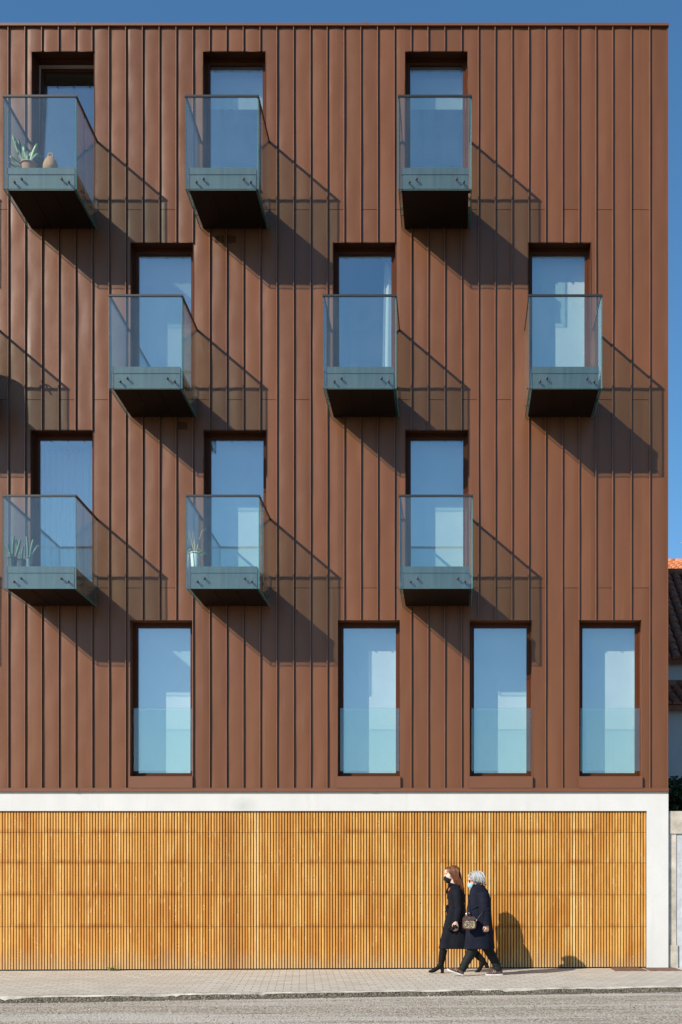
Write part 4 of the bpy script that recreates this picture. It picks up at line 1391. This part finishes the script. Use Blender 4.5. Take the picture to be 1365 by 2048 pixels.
def boot(parent, knee, ankle, ball, pitch):
    """heeled ankle boot with a tall shaft; ball of the foot rests at `ball`"""
    L = 0.245
    M = Matrix.Translation(ball) @ Matrix.Rotation(pitch, 4, 'Y') @ Matrix.Translation((0.165, 0, 0))
    m = MB()
    n = 16
    vs, fs = [], []
    # along the foot: sole height, width, thickness above the sole
    prof = [(0.0, 0.068, 0.030, 0.060), (0.02, 0.064, 0.054, 0.085), (0.12, 0.062, 0.068, 0.098), (0.28, 0.056, 0.070, 0.100), (0.42, 0.036, 0.074, 0.086),
            (0.55, 0.014, 0.084, 0.078), (0.68, 0.003, 0.090, 0.066), (0.80, 0.001, 0.084, 0.054), (0.90, 0.003, 0.066, 0.042), (0.97, 0.006, 0.042, 0.030), (1.0, 0.010, 0.016, 0.016)]
    for q, z0, ww, hh in prof:
        for k in range(n):
            a = 2 * PI * k / n
            c_, s_ = math.cos(a), math.sin(a)
            s2 = math.copysign(abs(s_) ** 0.75, s_)
            vs.append((-L * q, c_ * ww * 0.5, z0 + (s2 * 0.5 + 0.5) * hh))
    for j in range(len(prof) - 1):
        for k in range(n):
            a, b2 = j * n + k, j * n + (k + 1) % n
            fs.append((a, a + n, b2 + n, b2))
    fs.append(tuple(range(n))); fs.append(tuple(reversed(range((len(prof) - 1) * n, len(prof) * n))))
    m.add(vs, fs, 0, True)
    m.xform(M)
    kn, an = Vector(knee), Vector(ankle)
    top = M @ Vector((-0.046, 0, 0.145)); low = M @ Vector((-0.052, 0, 0.110))
    dirn = top - kn
    m.tube([kn, kn + dirn * 0.35, kn + dirn * 0.7, top, low], [0.060, 0.062, 0.055, 0.047, 0.046], 18)
    for q, r in ((0.22, 0.066), (0.40, 0.062), (0.58, 0.060), (0.76, 0.056), (0.92, 0.052)):
        c = kn + dirn * q
        m.tube([c + Vector((0.004, 0, 0.012)), c - Vector((0.004, 0, 0.010))], [r * 0.95, r], 16)
    o = m.fused('boot', MAT['suede'], parent, 0.0052, 3)
    h = MB()
    vs = []
    for z, x0, x1, w2 in ((0.0, -0.052, 0.0, 0.024), (0.035, -0.050, 0.001, 0.025), (0.075, -0.064, 0.004, 0.030)):
        vs += [(x0, -w2, z), (x1, -w2, z), (x1, w2, z), (x0, w2, z)]
    fs = [(3, 2, 1, 0), (8, 9, 10, 11)]
    for j in (0, 4):
        for k in range(4): fs.append((j + k, j + (k + 1) % 4, j + (k + 1) % 4 + 4, j + k + 4))
    h.add(vs, fs)
    h.xform(M)
    h.build('heel', MAT['suede'], o)
    return o


boot(pa, A(888.5, 1893, -0.08), A(883, 1928, -0.08), A(867.5, 1946, -0.08), R(0))
boot(pa, A(941, 1897, 0.08), A(966, 1922, 0.08), A(961.0, 1945.0, 0.08), R(-28))

# gloves in her hand
t = tag(empty('gloves', pa.location + A(906, 1853, -0.27)), 'pair of crumpled black gloves held in the hand of the auburn haired woman', 'gloves')
m = MB()
rn = random.Random(11)
for k in range(9):
    a = -0.10 + 0.02 * k
    z0 = -0.015 + 0.25 * a * (1 if a > 0 else 0.2)
    m.capsule((a, rn.uniform(-0.005, 0.03), z0 + rn.uniform(-0.015, 0.015)), (a + rn.uniform(-0.03, 0.03), rn.uniform(-0.01, 0.03), z0 + rn.uniform(-0.045, -0.01)), 0.020, 0.014, 8)
m.fused('glove', MAT['mask_black'], t, 0.005, 3)

# ---- older woman, nearer the kerb
SB, XB, YB = 131.8, 960.0, 1951.0


def B(px, py, d=0.0):
    return Vector(((px - XB) / SB, d, (YB - py) / SB))


pb = tag(empty('person', ((XB - VX) / SB, -1.52, pav_z((XB - VX) / SB, -1.52) + 0.002)),
         'grey haired woman in a navy coat, pale blue mask and burgundy trainers walking behind', 'person', 'women walking past the slats')
m = MB()
TB = Matrix.Rotation(R(-10), 3, 'Y')
m.ell(B(952, 1757), (0.092, 0.074, 0.098), TB)
m.ell(B(946, 1765), (0.068, 0.060, 0.080), TB)
m.ell(B(943.5, 1773), (0.046, 0.046, 0.042))
m.ell(B(940.5, 1758), (0.032, 0.050, 0.048))
m.capsule(B(939, 1760), B(937.3, 1766.5), 0.010, 0.014, 8)
m.capsule(B(939.5, 1757, -0.03), B(939.5, 1757, 0.03), 0.012, 0.012, 8)
m.ell(B(942, 1777), (0.028, 0.03, 0.022))
for s in (-1, 1): m.ell(B(952, 1765, s * 0.073), (0.018, 0.010, 0.030))
m.capsule(B(953, 1771), B(958, 1786), 0.058, 0.064)
m.loft([(B(958, 1860).x, 0, B(0, 1860).z, 0.16, 0.17), (B(958, 1835).x, 0, B(0, 1835).z, 0.16, 0.175), (B(958, 1815).x, 0, B(0, 1815).z, 0.15, 0.16), (B(958, 1798).x, 0, B(0, 1798).z, 0.14, 0.17), (B(959, 1788).x, 0, B(0, 1788).z, 0.10, 0.17), (B(959, 1781).x, 0, B(0, 1781).z, 0.06, 0.09)])
m.capsule(B(967, 1792, -0.19), B(971, 1826, -0.225), 0.050, 0.040)
m.capsule(B(971, 1826, -0.225), B(974, 1849, -0.24), 0.038, 0.025)
hand_shapes(m, B(974.2, 1848.5, -0.25), (-0.12, 0, -1), (-0.45, 0.9, 0.0), 1.0, 0.75, -1)
m.capsule(B(962, 1792, 0.19), B(958, 1826, 0.225), 0.050, 0.040)
m.capsule(B(958, 1826, 0.225), B(948, 1846, 0.23), 0.038, 0.025)
hand_shapes(m, B(947.5, 1847, 0.23), (-0.3, 0, -1), (-0.5, -0.8, 0), 0.92, 0.6, -1)
m.capsule(B(952, 1862, -0.09), B(941, 1908, -0.085), 0.088, 0.060)
m.capsule(B(941, 1908, -0.085), B(923.5, 1940, -0.085), 0.056, 0.036)
m.capsule(B(964, 1862, 0.09), B(980, 1904, 0.085), 0.088, 0.060)
m.capsule(B(980, 1904, 0.085), B(999, 1940, 0.085), 0.056, 0.036)
m.fused('body', MAT['skin'], pb, 0.0048, 3)
for s in (-1, 1):
    MB().ell(B(940.0, 1762.0, s * 0.030), (0.012, 0.014, 0.007)).build('eye', MAT['eye'], pb)
# spectacles
m = MB()
for s in (-1, 1):
    c = B(938.3, 1763.0, s * 0.033)
    pts = [c + Vector((0.004 * abs(math.sin(a)), 0.027 * math.cos(a), 0.020 * math.sin(a))) for a in [2 * PI * k / 14 for k in range(15)]]
    m.tube(pts, 0.0042, 6, 0, False)
    m.tube([c + Vector((0.001, 0, 0)), c + Vector((0.004, 0, 0))], 0.019, 14, 0, True)
    m.tube([B(938.6, 1761.5, s * 0.058), B(944, 1761.8, s * 0.074), B(952, 1762.5, s * 0.080)], 0.0045, 6)
m.tube([B(938.0, 1762.0, -0.010), B(937.6, 1762.0, 0.0), B(938.0, 1762.0, 0.010)], 0.004, 6)
m.build('spectacles', MAT['glasses'], pb)
m = MB()
m.ell(B(943.8, 1771.2), (0.062, 0.058, 0.058), Matrix.Rotation(R(-12), 3, 'Y'))
m.ell(B(940.2, 1769.5), (0.036, 0.038, 0.044))
for s in (-1, 1):
    m.capsule(B(945, 1768.5, s * 0.052), B(951.5, 1764.5, s * 0.076), 0.0035, 0.0035, 6)
    m.capsule(B(945, 1775, s * 0.050), B(951.5, 1767, s * 0.076), 0.0035, 0.0035, 6)
m.fused('face_mask', MAT['mask_blue'], pb, 0.004, 1)
# silver bob
m = MB()
m.ell(B(953.5, 1754.3), (0.104, 0.088, 0.094), Matrix.Rotation(R(-8), 3, 'Y'))
m.ell(B(959.5, 1760), (0.078, 0.094, 0.070))
rn = random.Random(5)
st = []
for k in range(360):
    s = -1 if k % 3 else 1
    f = rn.random()
    x0 = 945 + f * 15
    dm = s * rn.uniform(0.086, 0.104)
    ex = 947.5 + f * 22
    ey = 1764 - 2.0 * math.sin(f * 3) + rn.uniform(-3.0, 3.2) + f * 3.5
    sw_ = rn.uniform(-3, 3)
    st.append([B(x0, 1742.0 + abs(f - 0.5) * 5 + rn.uniform(-0.8, 0.8), s * rn.uniform(0.0, 0.035)), B(x0 + 1 + sw_, 1746.5 + abs(f - .5) * 3, dm * rn.uniform(0.68, 0.80)), B(947 + f * 19 - sw_ * 0.5, 1755, dm * rn.uniform(0.97, 1.08)), B(ex + rn.uniform(-2, 2), ey, dm * rn.uniform(0.82, 1.05))])
for k in range(60):   # back, tucked under
    f = rn.uniform(-1, 1)
    st.append([B(956, 1742, f * 0.04), B(965, 1748, f * 0.07), B(969.3 + rn.uniform(-1, .5), 1758, f * 0.085), B(967 + rn.uniform(-2, 1), 1768 + rn.uniform(-2, 1), f * 0.08)])
for k in range(70):   # temple locks joining fringe and side
    s = -1 if k % 3 else 1
    f = rn.random(); dm = s * rn.uniform(0.070, 0.098)
    st.append([B(949 + f * 4, 1743.2, s * 0.02), B(944 + f * 5, 1748, dm * 0.75), B(940.5 + f * 7, 1754 + f * 2, dm * 0.97), B(942.5 + f * 7, 1759 + f * 5, dm * 0.93)])
for k in range(60):   # crown to nape
    s = -1 if k % 3 else 1
    f = rn.random(); dm = s * rn.uniform(0.06, 0.095)
    st.append([B(956 + f * 4, 1742.3, s * 0.015), B(964 + f * 3, 1747, dm * 0.7), B(968.5 + f * 1.5, 1757, dm), B(966 + f * 4, 1767 + rn.uniform(-1.5, 1.5), dm * 0.9)])
for k in range(24):   # loose ends flicking out at the nape and temples
    f = rn.random(); s = -1 if k % 3 else 1; dm = s * rn.uniform(0.05, 0.1)
    st.append([B(964, 1752, dm * 0.9), B(969 + f, 1760, dm), B(969.5 + f * 2.5, 1766 + f * 2, dm * 0.9), B(971 + f * 3.0, 1768 + f * 3, dm * 0.85)])
for k in range(40):   # fringe swept forward
    f = rn.uniform(-1, 1); q = rn.random()
    st.append([B(951, 1742.8, f * 0.03), B(942, 1746.5, f * 0.05), B(936.5 + q * 4, 1750.5 + q * 2, f * 0.066), B(934 + q * 6 + abs(f) * 3, 1753.5 + q * 2, f * 0.082)])
strands(m, st, 0.0062, 5)
m.build('hair', MAT['hair_b'], pb)
m = MB()
rings = [(1897.5, 927.5, 989, 0.235), (1870, 931, 987, 0.232), (1850, 933, 984.5, 0.226), (1830, 934, 983, 0.220), (1815, 934.5, 982.5, 0.212), (1800, 936, 981.5, 0.215), (1790, 938, 979.5, 0.212), (1784, 940, 977, 0.190), (1778, 942.5, 973.5, 0.130), (1772.5, 945.5, 969, 0.095), (1769.5, 947, 967.5, 0.088)]
L = []
for py, fx, bx, dd in rings:
    a, b2 = B(fx, py), B(bx, py)
    L.append(((a.x + b2.x) / 2, 0, a.z, (b2.x - a.x) / 2, dd))
m.loft(L, 48, 0, [0.04, 0.035, 0.028, 0.02, 0.014, 0.008, 0, 0, 0, 0, 0], 1.1, True, 0.85)
m.tube([B(965, 1789, -0.17), B(968, 1805, -0.222), B(970.5, 1826, -0.240), B(973, 1840, -0.246), B(974.5, 1851, -0.248)], [0.090, 0.092, 0.082, 0.072, 0.066], 20)
m.tube([B(962, 1789, 0.17), B(960, 1805, 0.22), B(958, 1826, 0.238), B(949, 1846, 0.24)], [0.090, 0.086, 0.078, 0.064], 20)
for (a, b2, r) in ((B(944, 1818, -0.188), B(957, 1812, -0.232), 0.013), (B(966, 1822, -0.318), B(977, 1818, -0.305), 0.012), (B(966, 1829, -0.318), B(978, 1826, -0.305), 0.012)):
    m.capsule(a, b2, r, r * 0.7, 8)
m.capsule(B(948, 1771, -0.07), B(941, 1784, -0.06), 0.020, 0.016, 8)
m.fused('coat', MAT['coat_b'], pb, 0.0062, 3)
for py in (1782, 1800, 1820, 1842):
    MB().ell(B(936.5 if py > 1790 else 940, py, -0.03), (0.007, 0.012, 0.012)).build('button', MAT['leather'], pb)
m = MB()
m.tube([B(953, 1868, -0.085), B(946, 1893, -0.085), B(940, 1910, -0.085), B(931, 1925, -0.085), B(923.8, 1940.5, -0.085)], [0.10, 0.088, 0.074, 0.064, 0.058], 18)
m.tube([B(966, 1868, 0.085), B(974, 1893, 0.085), B(981, 1906, 0.085), B(991, 1924, 0.085), B(999.5, 1940.5, 0.085)], [0.10, 0.088, 0.074, 0.064, 0.058], 18)
for k, (px, py, d) in enumerate(((937, 1914, -0.085), (930, 1927, -0.085), (926, 1935, -0.085), (986, 1915, 0.085), (992, 1929, 0.085), (995, 1936, 0.085))):
    m.tube([B(px - 4, py - 1, d - 0.035), B(px + 3, py + 2.5, d - 0.045)], 0.024, 8)
m.fused('trousers', MAT['trousers'], pb, 0.006, 4)


def trainer(parent, heel, pitch):
    M = Matrix.Translation(heel) @ Matrix.Rotation(pitch, 4, 'Y')
    m = MB()
    foot_mesh(m, 0.255, 0.092, 0.098)
    m.tube([(-0.052, 0, 0.060), (-0.048, 0, 0.085), (-0.045, 0, 0.106)], [0.045, 0.040, 0.039], 16)
    m.xform(Matrix.Translation((0, 0, 0.010)))
    m.xform(M)
    o = m.fused('trainer', MAT['shoe'], parent, 0.005, 2)
    s = MB()
    n = 24
    vs = []
    out = [(0.006, 0.0), (0.0, 0.028), (-0.05, 0.037), (-0.11, 0.037), (-0.17, 0.047), (-0.22, 0.042), (-0.25, 0.026), (-0.262, 0.0)]
    ring = out + [(x, -y) for x, y in reversed(out[1:-1])]
    k = len(ring)
    zz = lambda x: 0.0 if x > -0.18 else (-(x + 0.18)) ** 1.5 * 0.35
    vs = [(x, y, zz(x)) for x, y in ring] + [(x, y, 0.019 + zz(x)) for x, y in ring]
    s.add(vs, [tuple(reversed(range(k))), tuple(range(k, 2 * k))] + [(i, (i + 1) % k, (i + 1) % k + k, i + k) for i in range(k)])
    s.xform(M); s.build('sole', MAT['sole'], o)
    # slanted zigzag emblem on the outer side
    e = MB()
    for x0, z0, x1, z1 in ((-0.150, 0.032, -0.138, 0.075), (-0.138, 0.075, -0.118, 0.032), (-0.118, 0.032, -0.106, 0.075)):
        yv = -0.042
        e.tube([(x0, yv - 0.003, z0), (x1, yv + 0.006, z1)], 0.0062, 6)
    e.xform(M); e.build('emblem', MAT['patch'], o)
    l = MB()
    for q in range(4):
        x = -0.105 - q * 0.020
        l.tube([(x, -0.030, 0.084 - q * 0.009), (x, 0.0, 0.100 - q * 0.010), (x, 0.030, 0.084 - q * 0.009)], 0.0045, 6)
    l.xform(M); l.build('laces', MAT['shoe'], o)
    k2 = MB().tube([(-0.050, 0, 0.09), (-0.046, 0, 0.150)], [0.041, 0.038], 14)
    k2.xform(M); k2.build('sock', MAT['sock'], o)


trainer(pb, B(926.5, 1950.5, -0.085), R(19))
trainer(pb, B(1006.0, 1950.3, 0.085), R(-1.5))

# spotted shoulder bag
t = tag(empty('shoulder_bag', pb.location + B(938.5, 1857, -0.32)), 'small boxy shoulder bag with spotted front hanging at the grey haired woman\'s hip', 'bag')
bw, bh, bd = 0.192, 0.182, 0.075


def rbox(m, w, h, d, r, mat=0, zc=0.0, yc=0.0, n=5):
    ring = []
    for cx_, cz_, a0 in ((w / 2 - r, h - r, 0), (-w / 2 + r, h - r, 90), (-w / 2 + r, r, 180), (w / 2 - r, r, 270)):
        for k in range(n + 1):
            a = R(a0 + 90 * k / n)
            ring.append((cx_ + r * math.cos(a), cz_ + r * math.sin(a)))
    k = len(ring)
    vs = [(x, yc - d / 2, z + zc) for x, z in ring] + [(x, yc + d / 2, z + zc) for x, z in ring]
    m.add(vs, [tuple(range(k)), tuple(reversed(range(k, 2 * k)))] + [(i, i + k, (i + 1) % k + k, (i + 1) % k) for i in range(k)], mat)


m = MB(); rbox(m, bw, bh, bd, 0.045); m.build('bag_body', MAT['bag'], t)
m = MB(); rbox(m, bw - 0.02, bh * 0.60, 0.012, 0.035, 0, 0.010, -bd / 2 - 0.003); m.build('front_panel', MAT['leopard'], t)
m = MB()
pts = []
for cx_, cz_, a0 in ((bw / 2 - .045, bh - .045, 0), (-bw / 2 + .045, bh - .045, 90), (-bw / 2 + .045, .045, 180), (bw / 2 - .045, .045, 270)):
    for k in range(5):
        a = R(a0 + 22.5 * k); pts.append((cx_ + .045 * math.cos(a), -bd / 2, cz_ + .045 * math.sin(a)))
m.tube(pts + [pts[0]], 0.005, 6, 0, False)
m.tube([(-bw / 2 + 0.006, -bd / 2 - 0.006, 0.128), (bw / 2 - 0.006, -bd / 2 - 0.006, 0.128)], 0.006, 6)
m.build('piping', MAT['piping'], t)
MB().box(-0.016, 0.012, -bd / 2 - 0.004, -bd / 2, 0.160, 0.165).build('name_bar', MAT['silver'], t)
off = pb.location - t.location


def tb(px, py, d): return B(px, py, d) + off


m = MB()
m.tube([tb(930.5, 1833, -0.30), tb(933.5, 1820, -0.235), tb(937, 1805, -0.17), tb(941, 1790, -0.06), tb(946, 1779, 0.06), tb(955, 1773.5, 0.135)], 0.006, 6)
m.tube([tb(950.5, 1843, -0.335), tb(957, 1834, -0.345), tb(963, 1826, -0.335), tb(968, 1822, -0.32)], 0.006, 6)
m.build('strap', MAT['leather'], t)
m = MB()
m.tube([tb(931.5, 1831.5, -0.300), tb(934.6, 1818, -0.236)], 0.0055, 6)
m.tube([tb(951, 1842.5, -0.345), tb(953.5, 1838.5, -0.352)], 0.009, 6)
m.ell(tb(938.5, 1826.5, -0.255), (0.009, 0.006, 0.009))
m.build('buckle', MAT['silver'], t)

# ------------------------------------------------------------------ light, sky, camera
sun_vec = Vector((1.156, 1.10, -0.985)).normalized()          # direction the light travels
to_sun = -sun_vec
elev = math.asin(to_sun.z)
az = math.atan2(to_sun.x, to_sun.y)                             # clockwise from +Y
sd = bpy.data.lights.new('sun', 'SUN')
sd.energy = 5.0
sd.angle = R(0.53)
sd.color = (1.0, 0.915, 0.79)
so = bpy.data.objects.new('sun', sd)
COL.objects.link(so)
so.rotation_euler = (-sun_vec).to_track_quat('Z', 'Y').to_euler()
so.location = (-20, -20, 30)

wd = bpy.data.worlds.new('World')
sc.world = wd
wd.use_nodes = True
nt = wd.node_tree
nt.nodes.clear()
out = nt.nodes.new('ShaderNodeOutputWorld')
bg = nt.nodes.new('ShaderNodeBackground')
sk = nt.nodes.new('ShaderNodeTexSky')
sk.sky_type = 'NISHITA'
sk.sun_disc = False
sk.sun_elevation = elev
sk.sun_rotation = az % (2 * PI)
sk.altitude = 0
sk.air_density = 1.0
sk.dust_density = 0.45
sk.ozone_density = 6.0
hs = nt.nodes.new('ShaderNodeHueSaturation')
hs.inputs['Saturation'].default_value = 1.08
hs.inputs['Hue'].default_value = 0.491
bg.inputs['Strength'].default_value = 0.128
nt.links.new(sk.outputs[0], hs.inputs['Color'])
nt.links.new(hs.outputs[0], bg.inputs['Color'])
nt.links.new(bg.outputs[0], out.inputs['Surface'])

cam = bpy.data.cameras.new('camera')
co = bpy.data.objects.new('camera', cam)
COL.objects.link(co)
co.location = (0, -D, ZC)
co.rotation_euler = (R(90), 0, 0)
cam.sensor_fit = 'AUTO'
cam.sensor_width = 36.0
cam.lens = FPX / 2048 * 36.0
cam.shift_x = -(VX - 682.5) / 2048
cam.shift_y = (VY - 1024) / 2048
cam.clip_start = 0.1
cam.clip_end = 3000
sc.camera = co

vs_ = sc.view_settings
vs_.view_transform = 'Standard'
try: vs_.look = 'None'
except Exception: pass
vs_.exposure = 0.3
vs_.gamma = 1.0
vs_.use_curve_mapping = False
sc.render.engine = 'CYCLES'
cy = sc.cycles
cy.use_denoising = True
try: cy.denoiser = 'OPENIMAGEDENOISE'
except Exception: pass
cy.max_bounces = 10
cy.transparent_max_bounces = 40
cy.glossy_bounces = 6
cy.caustics_reflective = False
cy.caustics_refractive = False
cy.sample_clamp_indirect = 6
